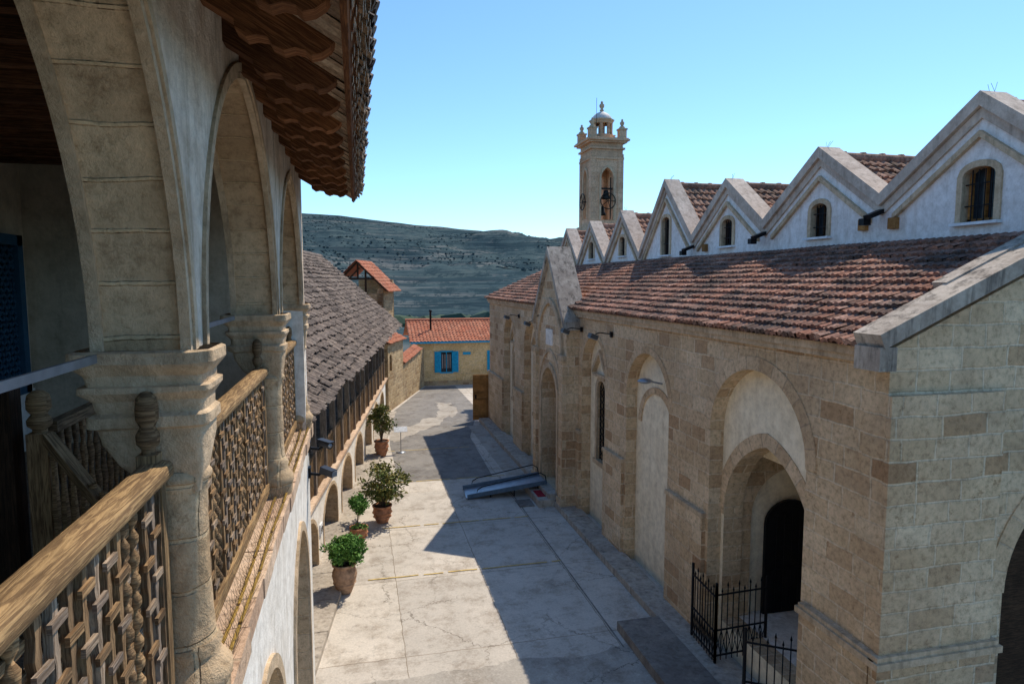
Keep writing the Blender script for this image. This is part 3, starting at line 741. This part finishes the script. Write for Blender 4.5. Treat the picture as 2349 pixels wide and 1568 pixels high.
def cap(cy,wy=1.0):
    mb.mat(M_trim)
    lev=[(5.40,-.79,-.60,.075),(5.46,-.82,-.59,.09),(5.52,-.87,-.58,.10),(5.60,-.925,-.57,.115),(5.66,-.935,-.565,.12),(5.672,-.965,-.55,.14),(5.71,-.97,-.55,.145),(5.722,-.94,-.565,.125),(5.765,-.945,-.56,.13),(5.80,-.985,-.54,.155),(5.82,-.985,-.54,.155),(5.825,-.955,-.56,.138),(5.86,-.965,-.555,.142),(5.895,-1.0,-.53,.172),(5.905,-1.01,-.525,.178),(5.945,-1.01,-.525,.178),(5.952,-.99,-.54,.16)]
    rows=[]
    for z,x0,x1,hy in lev:
        cx=(x0+x1)/2;hx=(x1-x0)/2;row=[];hy*=wy
        for k in range(56):
            a=2*math.pi*(k+.5)/56; c_,s_=math.cos(a),math.sin(a); e=.22
            px=cx+hx*math.copysign(abs(c_)**e,c_);py=cy+hy*math.copysign(abs(s_)**e,s_)
            j=noise.noise(Vector((px*14,py*14,z*14)))*.009
            row.append((px+j,py+j,z+j*.5))
        rows.append(row)
    mb.grid(rows,sm=False)
    mb.mat(M_archst)
    prof=[(.15,4.50),(.155,4.6),(.165,4.62),(.165,4.66),(.135,4.70),(.12,4.73),(.13,4.76),(.105,4.80),(.1,4.86)]+[(.096+.004*noise.noise(Vector((z*.7,cy,0))),4.9+z*.05) for z in range(10)]+[(.10,5.42),(.115,5.44),(.115,5.46),(.10,5.48)]
    rows=[]
    for rr,z in prof: rows.append([(-.69+(rr+.006*noise.noise(Vector((math.cos(q*.2618)*2,math.sin(q*.2618)*2+cy,z*4))))*math.cos(q*.2618),cy+(rr+.006*noise.noise(Vector((math.cos(q*.2618)*2,math.sin(q*.2618)*2+cy,z*4))))*math.sin(q*.2618),z) for q in range(24)])
    mb.grid(rows)
cap(2.735); cap(5.42); cap(7.82,.9); cap(.02)
mb.make('columns',nb)
mb=MB().mat(M_woodg); mb.box(-3.3,-.85,-3,7.7,4.3,4.5)
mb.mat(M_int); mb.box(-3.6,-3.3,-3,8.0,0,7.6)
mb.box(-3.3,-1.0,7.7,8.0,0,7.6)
mb.mat(M_white); mb.box(-3.3,-3.28,-3,7.7,4.5,5.1)
mb.mat(M_wooddk); mb.box(-3.3,-.93,-3,7.7,7.42,7.5); mb.mat(M_woodd)
for k in range(26): mb.box(-3.3,-.93,-2.8+k*.4,-2.72+k*.4,7.32,7.42)
mb.make('interior',nb)
mb=MB()
arch_wall(mb,lambda u,d,z:(Xo-d,u,z),-3,8.0,0,4.40,[dict(c=1.3,w=.85,zs=2.8,za=3.75,zb=0),dict(c=4.05,w=.85,zs=2.8,za=3.75,zb=0),dict(c=6.55,w=.8,zs=2.8,za=3.75,zb=0)],0,.35,M_white,M_white,M_archst)
for c in (1.3,4.05,6.55): arch_band(mb,lambda u,d,z:(Xo-d,u,z),c,.85 if c<5 else .8,2.8,3.75,.09,-.025,0,M_trim,zb=0)
mb.mat(M_int); mb.box(-3.3,-.95,-3,7.6,-.02,.06)
mb.make('lower_wall',nb)
M_ledge=stone('ledge_stone',[(.66,.48,.345),(.76,.58,.43),(.60,.42,.30)],(.40,.31,.22),.55,.6,.012,(.28,.2,.15),.5,.5,0)
mb=MB().mat(M_ledge)
y=-2.5
while y<7.98:
    y2=min(8.02,y+U_(.35,.6)); mb.box(-.90,-.545+U_(-.010,.010),y,y2-.008,4.40,4.52+U_(-.006,.006)); y=y2
mb.mat(M_white); mb.box(-.86,-.585,-2.5,7.99,4.3,4.4)
mb.make('ledge',nb)
mb=MB(); RX=-.725
def lattice(y0,y1,X=RX):
    zt,zb=5.48,4.64
    mb.mat(M_woodr)
    pts=[]; ns=14
    for q in range(ns+1):
        y=y0+(y1-y0)*q/ns; wob=.004*noise.noise(Vector((y*3,0,0)))
        pts.append([(X+wob+.055*math.copysign(abs(math.cos(a))**.6,math.cos(a)),y,5.515+wob+.036*math.copysign(abs(math.sin(a))**.6,math.sin(a))) for a in [2*math.pi*k/14 for k in range(14)]])
    base=len(mb.v)
    for row in pts: mb.v+=row
    for q in range(ns):
        ya=y0+(y1-y0)*q/ns;yb=y0+(y1-y0)*(q+1)/ns
        for k in range(14):
            k2=(k+1)%14; mb.face(None,idx=[base+q*14+k,base+q*14+k2,base+q*14+14+k2,base+q*14+14+k],uv=[(ya,k*.024),(ya,k*.024+.024),(yb,k*.024+.024),(yb,k*.024)],sm=True,r=.6)
    mb.mat(M_woodr); mb.beam((X,y0,4.61),(X,y1,4.61),(0,0,1),.07,.07)
    for y in (y0+.025,y1-.025): mb.beam((X,y,4.55),(X,y,5.48),(1,0,0),.05,.05)
    n=int((y1-y0-.1)/.084); dy=(y1-y0-.1)/n; nz=11; dz=(zt-zb)/nz
    for i in range(n+1):
        y=y0+.05+i*dy; turned=(i%9 in (6,7))
        if turned:
            mb.mat(M_wood); pr_=[]; K=12
            for k in range(K):
                z0=k*(zt-zb)/K; s=(zt-zb)/K
                pr_+=[(.007,z0),(.020,z0+s*.35),(.021,z0+s*.6),(.008,z0+s*.95)]
            mb.lathe((X,y,zb),pr_,8,sm=True); continue
        mb.mat(M_wood if i%3 else M_woodg)
        K=66;rv=R();pr=None
        for k in range(K+1):
            z=zb+(zt-zb)*k/K; fz=(k/K*nz+.5*(i%2))%1.0
            wd=.0125+.0055*max(0,math.cos(2*math.pi*fz)); o=.003*math.sin(k/K*nz*math.pi)
            x1=X+.018;x0=X-.004
            cur=[(x1,y+o-wd,z),(x1,y+o+wd,z),(x0,y+o+wd,z),(x0,y+o-wd,z)]
            if pr:
                for q in range(4):
                    q2=(q+1)%4; mb.face([pr[q],pr[q2],cur[q2],cur[q]],uv=[(z,i+q*.02),(z,i+q*.02+.02),(z+.014,i+q*.02+.02),(z+.014,i+q*.02)],r=rv)
            pr=cur
    for j in range(1,nz):
        z=zb+j*dz; rv=R()
        for i in range(n):
            y=y0+.05+i*dy
            mb.mat(M_woodg if (i*5+j*3)%4==0 else M_wood)
            mb.beam((X-.010,y-dy*.02,z),(X-.010,y+dy*1.02,z),(0,0,1),.014,.026,r=rv)
            if (i+j)%2==0 and not (i%9 in (6,7)):
                mb.beam((X+.023,y-dy*.5,z+U_(-.003,.003)),(X+.023,y+dy*.5,z+U_(-.003,.003)),(0,0,1),.012,.024)
lattice(.1,2.58); lattice(2.88,5.28); lattice(5.56,7.66)
mb.make('wood_railing',nb)
mb=MB().mat(M_wood)
def newel(x,y,z0,z1,s=.04):
    mb.beam((x,y,z0),(x,y,z1-.22),(1,0,0),s*2,s*2)
    mb.lathe((x,y,z1-.22),[(s*.7,0),(s*.7,.02),(s*1.15,.04),(s*1.2,.07),(s*.75,.10),(s*1.15,.13),(s*1.15,.17),(s*1.0,.205),(s*.5,.225),(0,.23)],12)
newel(-.745,2.56,4.52,5.80,.034); newel(-.745,5.24,4.52,5.76,.03); newel(-.745,7.6,4.52,5.7,.03)
mb.mat(M_wooddk); mb.beam((-1.84,3.95,4.5),(-1.84,3.95,5.68),(1,0,0),.12,.12); mb.mat(M_wood); newel(-1.66,3.92,4.5,5.62,.05)
mb.beam((-1.62,3.95,5.42),(-1.62,6.2,5.42),(0,0,1),.06,.06); mb.beam((-1.62,3.95,4.7),(-1.62,6.2,4.7),(0,0,1),.05,.05)
for k in range(22):
    y=4.05+k*.1
    mb.lathe((-1.62,y,4.7),[(.012,0),(.022,.08),(.012,.14),(.024,.25),(.014,.36),(.024,.46),(.012,.56),(.022,.64),(.014,.72)],6)
mb.beam((-1.62,3.9,5.38),(-1.18,3.55,4.98),(0,0,1),.06,.05)
for k in range(7):
    t=(k+.5)/7; x=-1.62+.44*t;y=3.9-.35*t
    mb.lathe((x,y,4.5-.2*t),[(.012,0),(.024,.15),(.012,.3),(.024,.5),(.012,.7),(.02,.8)],6)
mb.make('newel_posts',nb)
mb=MB().mat(M_steel); mb.beam((-.90,-2.5,5.93),(-.90,2.75,5.93),(0,0,1),.012,.03); mb.beam((-.90,2.75,5.93),(-.90,7.8,5.93),(0,0,1),.012,.03)
mb.make('tie_rod',nb)
mb=MB().mat(M_bluedk)
for a,b,c,d in ((5.8,7.45,6.55,6.65),(5.8,7.45,5.1,5.2),(5.8,5.9,5.1,6.65),(7.35,7.45,5.1,6.65),(6.6,6.66,5.1,6.65)): mb.box(-3.3,-3.2,a,b,c,d)
for k in range(-16,20):
    y0=5.9+k*.11
    for s in (1,-1):
        P=[]
        for q in range(2):
            z=5.2+q*1.35; y=y0+s*(q*1.35)+(0 if s==1 else 1.35)
            P.append((y,z))
        (ya,za),(yb,zb)=P
        def cl(yv): 
            t=(yv-ya)/(yb-ya); return (yv,za+(zb-za)*t)
        if min(ya,yb)>7.3 or max(ya,yb)<5.95: continue
        A=P[0] if 5.9<=ya<=7.35 else cl(5.9 if ya<5.9 else 7.35); B=P[1] if 5.9<=yb<=7.35 else cl(5.9 if yb<5.9 else 7.35)
        mb.beam((-3.25,A[0],A[1]),(-3.25,B[0],B[1]),(1,0,0),.025,.02)
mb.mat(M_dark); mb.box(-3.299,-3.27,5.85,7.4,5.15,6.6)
mb.make('lattice_window',nb)
# eaves
mb=MB(); ex0,ez0=-.62,7.50; ex1,ez1=-.02,7.155
dv=Vector((ex1-ex0,0,ez1-ez0)).normalized(); up=Vector((-dv.z,0,dv.x))
if up.z<0: up=-up
y=-2.6
mb.mat(M_woodd)
while y<8.1:
    yy=y+U_(-.03,.03)
    p0=Vector((ex0,yy,ez0))-dv*.35; hw_=.05
    prof=[(0,.0),(.60,0),(.62,-.03),(.67,-.035),(.70,-.005),(.74,.012),(.77,-.005),(.82,.0),(.85,.035),(.89,.05),(.92,.045),(.95,.075),(.97,.12)]
    bot=[p0+dv*s+up*(b-.125) for s,b in prof]; top=[p0+dv*s+up*.035 for s,b in prof]
    rv=R()
    for i in range(len(prof)-1):
        for sd in (-hw_,hw_):
            o=Vector((0,sd,0)); mb.face([bot[i]+o,bot[i+1]+o,top[i+1]+o,top[i]+o],uv=[(prof[i][0],yy+prof[i][1]),(prof[i+1][0],yy+prof[i+1][1]),(prof[i+1][0],yy+.15),(prof[i][0],yy+.15)],r=rv)
        o=Vector((0,hw_,0)); mb.face([bot[i]-o,bot[i+1]-o,bot[i+1]+o,bot[i]+o],r=rv,uv=[(prof[i][0],yy),(prof[i+1][0],yy),(prof[i+1][0],yy+.09),(prof[i][0],yy+.09)])
    o=Vector((0,hw_,0)); mb.face([bot[-1]-o,bot[-1]+o,top[-1]+o,top[-1]-o],r=rv)
    y+=.47
mb.mat(M_wooddk)
for i in range(6):
    a=Vector((ex0-.25,0,ez0+.145))+up*.045+dv*(i*.165); 
    mb.beam((a.x,-2.8,a.z),(a.x,8.15,a.z),up,.155,.02)
mb.mat(M_woodd)
e=Vector((ex1+.0,0,ez1))+up*.03; mb.beam((e.x,-2.8,e.z),(e.x,8.17,e.z),up,.03,.08)
mb.beam((Xo+.01,-2.8,7.56),(Xo+.01,8.05,7.56),(0,0,1),.06,.16)
mb.make('eave_rafters',nb)
mb=MB()
vup=Vector((-1,0,.58)).normalized()
M_tilef=tilemat('fringe_tile',[(.42,.29,.19),(.54,.40,.28),(.30,.20,.14),(.60,.47,.34)],(.16,.12,.09),.5,2)
mb.mat(M_tilef)
for lay,(x,z) in enumerate(((.0,7.165),(.018,7.182),(.04,7.20),(.055,7.218),(.075,7.236))):
    y=-2.8
    while y<8.15:
        w_=U_(.05,.10); rv=R(); j=U_(-.012,.012)
        p=Vector((x+j,y+w_/2,z+U_(-.004,.004))); q=p+vup*.35
        n=5; rowa=[];rowb=[];rowc=[]
        for kk in range(n):
            a=math.pi*kk/(n-1); o=Vector((0,-math.cos(a)*w_*.5,0))+Vector((.4,0,.9))*(math.sin(a)*.010)
            rowa.append(p+o);rowb.append(q+o); rowc.append(p+o*1.0+Vector((0,0,-.013)))
        mb.grid([rowc,rowa,rowb],closed=False,r=rv,sm=False)
        mb.face([rowc[0],rowc[1],rowc[2],rowc[3],rowc[4]],r=rv)
        y+=w_*.98
mb.mat(M_tileo); tiles(mb,(.055,-2.8,7.262),(0,1,0),(-1,0,.58),10.95,4.0,.13,.28,.022,.02,.006)
mb.make('tile_roof',nb)
g=grp('bird_spike_strip'); mb=MB().mat(M_gold)
for X,ya,yb in ((-.585,1.5,7.9),(-.645,2.9,7.7)):
    y=ya; xx=X
    while y<yb:
        L=min(.6,yb-y); x2=X+U_(-.015,.015); mb.beam((xx,y,4.535),(x2,y+L-.03,4.535),(0,0,1),.014,.008); xx=x2
        y+=L
mb.make('strip',g)
mb=MB().mat(plain('thin_wire',(.18,.15,.11),.4,.7))
for X,ya,yb in ((-.585,1.5,7.9),(-.645,2.9,7.7)):
    y=ya
    while y<yb:
        for s in (-1,-.3,.4,1): mb.tube([(X,y,4.53),(X+.05*s+U_(-.01,.01),y+U_(-.05,.05),4.62)],.0009,3)
        y+=.06
mb.make('spikes',g)
M_camh=plain('camera_housing',(.04,.04,.045),.4)
def cctv(y,z,big):
    g=grp('security_camera'); m=MB().mat(M_iron)
    m.box(-.60,-.57,y-.06,y+.06,z-.1,z+.02)
    m.tube([(-.58,y,z-.06),(-.48,y,z-.08),(-.42,y,z-.04)],.018,6)
    m.make('bracket',g); m=MB().mat(M_camh)
    if big:
        m.beam((-.44,y-.06,z),(-.30,y-.18,z-.03),(0,0,1),.085,.08)
        m.mat(M_steel); m.beam((-.31,y-.165,z-.03),(-.295,y-.185,z-.033),(0,0,1),.07,.065)
    else:
        m.tube([(-.46,y,z),(-.34,y-.12,z-.02)],.04,12); m.mat(M_steel); m.tube([(-.345,y-.115,z-.02),(-.335,y-.13,z-.022)],[.03,.005],10)
        m.mat(M_camh); m.beam((-.47,y,z+.045),(-.32,y-.14,z+.025),(0,0,1),.08,.01)
    m.make('body',g)
cctv(7.85,4.02,True); cctv(7.95,4.30,False)

# ------------------------------------------------------------------ arcade building (old roof)
ab=grp('arcade_building'); ang=math.atan(.1275); D=Vector((math.sin(ang),math.cos(ang),0)); I=Vector((-math.cos(ang),math.sin(ang),0))
S=Vector((-2.76+.1275*8.6,8.6,0))
def fa(u,d,z): 
    p=S+D*u+I*d; return (p.x,p.y,z)
Lb=22.7
mb=MB(); ops=[]
for k in range(8):
    yc=13.3+2.65*(k-1); ops.append(dict(c=(yc-8.6)/math.cos(ang),w=.95,zs=.68,za=1.30,zb=.0))
ops=[o for o in ops if 1<o['c']<Lb-1]
arch_wall(mb,fa,0,Lb,0,1.62,ops,0,.3,M_white,M_white,M_archst)
for o in ops: arch_band(mb,fa,o['c'],.95,.68,1.30,.08,-.02,0,M_trim,zb=0)
mb.mat(M_ledge)
mb.beam(fa(0,.05,1.66),fa(Lb,.05,1.66),(0,0,1),.34,.08)
mb.mat(M_int); mb.beam(fa(0,1.8,1.9),fa(Lb,1.8,1.9),(0,0,1),.1,3.8)
mb.mat(M_plat); mb.beam(fa(0,.9,1.55),fa(Lb,.9,1.55),(0,0,1),1.5,.08)
mb.mat(M_white); mb.beam(fa(Lb-.1,0.3,1.9),fa(Lb-.1,5.5,1.9),(0,0,1),.2,4.0)
mb.mat(M_kerb); mb.beam(fa(0,.6,.03),fa(Lb,.6,.03),(0,0,1),2.2,.1)
mb.make('arcade_wall',ab)
mb=MB().mat(M_woodg)
u=.6
while u<Lb:
    mb.beam(fa(u,.02,1.70),fa(u,.02,3.95),tuple(D),.13,.13); 
    mb.beam(fa(u,.02,3.45),fa(u+.35,.02,3.85),(0,0,1),.07,.07); mb.beam(fa(u,.02,3.45),fa(u-.35,.02,3.85),(0,0,1),.07,.07); u+=1.25
mb.beam(fa(0,.02,3.95),fa(Lb,.02,3.95),(0,0,1),.15,.14)
mb.mat(M_wood)
mb.beam(fa(0,.02,2.55),fa(Lb,.02,2.55),(0,0,1),.06,.07)
u=.3
while u<Lb: mb.beam(fa(u,.02,1.72),fa(u,.02,2.52),tuple(D),.03,.06); u+=.14
mb.mat(M_woodg)
u=.2
while u<Lb:
    mb.beam(fa(u,-.66,4.10),fa(u,.9,4.10+1.56*.8876),(0,0,1),.08,.10); u+=.5
mb.make('gallery_posts',ab)
mb=MB().mat(M_tileo)
e=Vector(fa(-.4,-.76,4.16)); rid=Vector(fa(-.4,2.8,7.32)); V=rid-e
tiles(mb,e,D,V,Lb+.6,V.length,.17,.22,.038,.065,.035)
mb.tube([tuple(rid+D*(k*1.0)+Vector((0,0,.02))) for k in range(int(Lb)+2)],.11,8)
b2=Vector(fa(-.4,6.4,4.16)); mb.face([rid,rid+D*(Lb+.6),b2+D*(Lb+.6),b2])
mb.mat(M_rubble); mb.face([Vector(fa(0,0,4.0))+D*(Lb),Vector(fa(0,2.8,7.2))+D*Lb,Vector(fa(0,5.6,4.0))+D*Lb])
mb.make('old_tile_roof',ab)
g=grp('number_plate'); m=MB().mat(M_signw)
pu=(14.62-8.6)/math.cos(ang)
a=Vector(fa(pu-.12,-.03,.62)); b=Vector(fa(pu+.12,-.03,.62)); up3=Vector((0,0,.27)); back=I*.03
m.face([a,b,b+up3,a+up3]); m.face([a,a+up3,a+up3+back,a+back]); m.face([b,b+up3,b+up3+back,b+back]); m.face([a+up3,b+up3,b+up3+back,a+up3+back])
m.make('plate',g)
cu=bpy.data.curves.new('digits','FONT'); cu.body='59'; cu.size=.2; cu.extrude=.002; cu.align_x='CENTER'
to=bpy.data.objects.new('digits',cu); bpy.context.scene.collection.objects.link(to); to.parent=g
cu.materials.append(M_iron); to.matrix_world=Matrix.Translation(Vector(fa(pu,-.036,.685)))@Matrix.Rotation(math.pi/2-ang,4,'Z')@Matrix.Rotation(math.pi/2,4,'X')

# ------------------------------------------------------------------ small open gable turret
ct=grp('open_gable_turret'); a2=math.radians(17); E=Vector((math.sin(a2),math.cos(a2),0)); Fv=Vector((math.cos(a2),-math.sin(a2),0))
O=Vector((.03,34,0))
def fc(x,y,z): p=O+Fv*x+E*y; return (p.x,p.y,z)
mb=MB().mat(M_rubble)
for x0,x1,y0,y1,z1 in ((.95,1.25,.2,2.4,5.85),(-.6,1.25,2.2,2.4,6.3),(-.6,1.25,.2,.4,5.6)):
    P=[fc(x,y,z) for x in (x0,x1) for y in (y0,y1) for z in (0,z1)]
    for q in ((0,1,3,2),(4,6,7,5),(0,4,5,1),(2,3,7,6),(1,5,7,3)): mb.face([P[k] for k in q])
mb.make('walls',ct)
mb=MB().mat(M_wooddk)
mb.beam(fc(-.75,0,6.45),fc(0,0,7.2),(0,0,1),.12,.1);mb.beam(fc(0,0,7.2),fc(1.5,0,5.75),(0,0,1),.12,.1)
mb.beam(fc(-.5,.1,6.35),fc(.95,.1,6.35),(0,0,1),.1,.1); mb.beam(fc(0,.1,6.3),fc(0,.1,7.1),(1,0,0),.09,.09)
mb.beam(fc(-.5,.1,5.4),fc(-.5,.1,6.5),(1,0,0),.1,.1); mb.beam(fc(.4,.1,5.4),fc(.4,.1,6.8),(1,0,0),.1,.1);mb.beam(fc(-.4,.1,6.4),fc(.1,.1,6.9),(0,0,1),.07,.07)
mb.make('timber_frame',ct)
mb=MB().mat(M_tiler)
V=Vector(fc(0,0,7.27))-Vector(fc(1.6,0,5.72)); tiles(mb,fc(1.6,-.15,5.72),E,V,2.75,V.length,.2,.26,.035,.03)
V=Vector(fc(0,0,7.27))-Vector(fc(-.8,0,6.5)); tiles(mb,fc(-.8,-.15,6.5),E,V,2.75,V.length,.2,.26,.035,.03)
mb.make('tile_roof',ct)

# ------------------------------------------------------------------ far annex, wall, house
an=grp('stone_annex'); 
p0=Vector((1.36,31.3,0));p1=Vector((3.8,38.8,0)); W=(p1-p0).normalized(); WL=(p1-p0).length; Wi=Vector((-W.y,W.x,0))
def fw(u,d,z): p=p0+W*u+Wi*d; return (p.x,p.y,z)
mb=MB(); arch_wall(mb,fw,0,2.9,0,3.25,[dict(c=.5,w=.2,zs=2.6,za=2.7,zb=1.9)],0,3.0,M_rubble)
mb.make('walls',an)
mb=MB().mat(M_tiler); V=Vector(fw(0,2.0,4.4))-Vector(fw(0,-.15,3.3)); tiles(mb,fw(-.1,-.15,3.28),W,V,3.2,V.length,.2,.28,.035,.03); mb.make('tile_roof',an)
wl=grp('stone_wall'); mb=MB(); arch_wall(mb,fw,2.92,WL-.05,0,lambda u:1.9+.4*(u-2.9)/5,[],.0,.35,M_rubble)
mb.make('masonry',wl); mb=MB().mat(M_tiler); a=Vector(fw(3.0,-.08,2.0)); V=Vector(fw(3.0,.4,2.25))-a
tiles(mb,a,Vector(fw(6.9,-.08,2.32))-a,V,4.1,V.length,.2,.25,.03,.03); mb.make('tile_coping',wl)
hs=grp('blue_shutter_house'); HY=38.9
mb=MB(); ops=[dict(c=5.15,w=.36,zs=2.0,za=2.0001,zb=.8),dict(c=8.35,w=.36,zs=2.0,za=2.0001,zb=.8)]
arch_wall(mb,lambda u,d,z:(u,HY+d,z),3.35,11,0,2.6,ops,0,.3,M_house,NN=4)
mb.mat(M_rubble); mb.box(3.3,11.02,HY-.05,HY-.001,-.02,.28)
mb.mat(M_rubble); mb.face([(3.35,HY,0),(3.35,HY+5,0),(3.35,HY+5,2.6),(3.35,HY+2.5,3.75),(3.35,HY,2.6)])
mb.make('walls',hs)
mb=MB().mat(M_tiler); V=Vector((0,2.75,1.08)); tiles(mb,(2.95,HY-.25,2.66),(1,0,0),V,8.3,V.length,.21,.3,.04,.035,.005)
V2=Vector((0,-2.75,1.08)); tiles(mb,(2.95,HY+5.25,2.66),(1,0,0),V2,8.3,V.length,.21,.3,.04,.035); mb.tube([(2.9,HY+2.5,3.77),(11.2,HY+2.5,3.77)],.12,8)
mb.make('tile_roof',hs)
mb=MB().mat(M_blue); mb.box(3.0,11.2,HY-.3,HY-.24,2.56,2.66)
for c in (5.15,8.35):
    for s in (-1,1):
        x=c+s*.55; mb.box(x-.17,x+.17,HY-.06,HY-.02,.78,2.04)
        for k in range(11): mb.beam((x-.13,HY-.07,.88+k*.11),(x+.13,HY-.07,.88+k*.11),(0,-.6,1),.04,.03)
        mb.box(c+s*.36-.035,c+s*.36+.035,HY-.03,HY+.06,.78,2.04)
    mb.box(c-.4,c+.4,HY-.03,HY+.06,2.0,2.08); mb.box(c-.4,c+.4,HY-.05,HY+.06,.72,.8); mb.box(c-.02,c+.02,HY+.02,HY+.06,.8,2.0)
mb.box(6.15,6.62,HY-.05,HY-.01,1.82,1.98)
mb.mat(M_glass)
for c in (5.15,8.35): mb.box(c-.36,c+.36,HY+.15,HY+.17,.8,2.0)
mb.mat(plain('curtain',(.35,.3,.27),.9))
for k in (-.22,-.07,.1,.24): mb.box(5.15+k-.04,5.15+k+.04,HY+.12,HY+.14,1.0,1.85)
mb.make('windows',hs)
mb=MB().mat(M_iron); mb.lathe((4.35,HY+1.2,3.0),[(.06,0),(.06,1.35),(.1,1.37),(.1,1.47),(0,1.5)],10); mb.make('stove_pipe',hs)
g=grp('wooden_door'); m=MB().mat(M_door)
for k in range(5): m.box(4.93+k*.155,4.93+k*.155+.15,28.42,28.46,.05,2.08)
for z in (.2,.95,1.25,1.85): m.box(4.93,5.70,28.38,28.42,z,z+.07)
m.make('leaf',g); m=MB()
m.mat(M_iron); m.box(5.02,5.08,28.35,28.38,1.02,1.2); m.make('straps',g)

# ------------------------------------------------------------------ ramp
g=grp('access_ramp'); m=MB().mat(M_steel)
A=Vector((2.95,18.45,.03));B=Vector((5.25,18.25,.36))
m.beam(A,B,(0,0,1),.85,.04); m.mat(plain('ramp_paint',(.12,.17,.22),.5))
for s in (-1,1): m.beam(A+Vector((0,s*.43,.05)),B+Vector((0,s*.43,.05)),(0,0,1),.03,.12)
m.make('deck',g); m=MB().mat(M_iron)
for s in (-1,1):
    o=Vector((0,s*.43,0)); P=[A+o+Vector((.25,0,.05)),A+o+Vector((.3,0,.24)),A+o+Vector((.45,0,.32)),B+o+Vector((-.2,0,.34)),B+o+Vector((-.05,0,.25)),B+o+Vector((0,0,0))]
    m.tube(P,.016,6)
for t in (.3,.6,.9):
    m.tube([A.lerp(B,t)+Vector((0,-.3,-.02)),(A.lerp(B,t).x,A.lerp(B,t).y-.3,0)],.02,5)
m.make('handrails',g)
mb=MB().mat(M_kerb); mb.box(4.75,5.34,16.9,18.9,0,.2); mb.box(5.05,5.35,17.0,18.8,.2,.33); mb.make('entrance_step')
mb=MB().mat(M_red); mb.box(4.82,5.04,17.2,17.75,.201,.215); mb.make('door_mat')
mb=MB().mat(M_plat); mb.box(4.25,4.68,17.05,17.6,.0,.03); mb.make('floor_mat')

g=grp('sign_stand'); m=MB().mat(M_steel); m.tube([(1.44,23.7,0),(1.44,23.7,.78)],.015,6); m.lathe((1.44,23.7,0),[(.18,0),(.18,.02),(.03,.04)],14); m.make('pole',g)
m=MB().mat(M_signw); m.beam((1.2,23.7,.86),(1.68,23.7,.86),(0,-.8,1),.24,.015)
m.make('board',g)

# ------------------------------------------------------------------ pots
def potted(name,x,y,pr,ph,kind):
    g=grp(name); m=MB().mat(M_pot if kind!='round' else M_pot2)
    if kind=='round':
        prof=[(pr*.55,0),(pr*.6,ph*.06),(pr*.75,ph*.2),(pr*.98,ph*.5),(pr*1.0,ph*.7),(pr*.85,ph*.86),(pr*.8,ph*.9),(pr*1.0,ph*.93),(pr*1.02,ph),(pr*.9,ph),(pr*.85,ph*.92)]
    else:
        prof=[(pr*.55,0),(pr*.6,ph*.05),(pr*.8,ph*.3),(pr*.95,ph*.6),(pr*.93,ph*.75),(pr*.82,ph*.85),(pr*.82,ph*.88),(pr*1.0,ph*.91),(pr*1.03,ph),(pr*.9,ph),(pr*.86,ph*.92)]
    m.lathe((x,y,0),prof,28); 
    for zz in (.35,.6):
        rr=pr*(.9 if zz<.5 else .99)
        m.lathe((x,y,ph*zz),[(rr-.01,-.015),(rr+.012,0),(rr-.01,.015)],28)
    m.mat(M_soil); m.lathe((x,y,ph*.92),[(pr*.87,0),(0.001,.02)],16); m.make('pot',g)
    return g
g=potted('potted_bush',-.36,13.05,.24,.62,'round')
m=MB().mat(M_bark); m.tube([(-.36,13.05,.5),(-.36,13.05,.8)],.03,6); m.make('trunk',g)
m=MB().mat(M_leafA); leaves(m,(-.33,13.05,.90),(.42,.42,.32),4200,.036,52); m.make('foliage',g)
g=potted('potted_topiary',-.08,15.7,.22,.34,'x')
m=MB().mat(M_bark); m.tube([(-.08,15.7,.3),(-.1,15.7,.5),(-.07,15.7,.75)],.016,6)
for k in range(8): m.tube([(-.07,15.7,.68),(-.07+U_(-.18,.18),15.7+U_(-.18,.18),U_(.7,1.0))],.006,4)
m.make('trunk',g)
m=MB().mat(M_leafA); leaves(m,(-.06,15.7,.90),(.28,.28,.29),1900,.032,30); leaves(m,(-.08,15.7,.36),(.24,.24,.07),350,.025,10); m.make('foliage',g)
g=potted('potted_shrub',.52,16.8,.25,.46,'x')
m=MB().mat(M_bark)
for k in range(16):
    a=U_(0,6.28);rr=U_(.15,.55);m.tube([(.52,16.8,.4),(.52+.4*rr*math.cos(a),16.8+.4*rr*math.sin(a),.75),(.52+rr*math.cos(a),16.8+rr*math.sin(a),U_(.9,1.35))],[.016,.01,.004],5)
m.make('trunk',g)
m=MB().mat(M_leafB); leaves(m,(.54,16.8,1.02),(.72,.62,.54),1900,.055,48); leaves(m,(.52,16.8,.72),(.42,.42,.25),400,.05,14); m.make('foliage',g)
g=potted('potted_shrub',.74,23.4,.26,.56,'x')
m=MB().mat(M_bark)
for k in range(12):
    a=U_(0,6.28);rr=U_(.1,.35);m.tube([(.74,23.4,.5),(.74+.4*rr*math.cos(a),23.4+.4*rr*math.sin(a),.95),(.74+rr*math.cos(a),23.4+rr*math.sin(a),U_(1.2,1.7))],[.02,.012,.005],5)
m.make('trunk',g)
m=MB().mat(M_leafB); leaves(m,(.78,23.4,1.28),(.50,.46,.64),1500,.06,32); m.make('foliage',g)
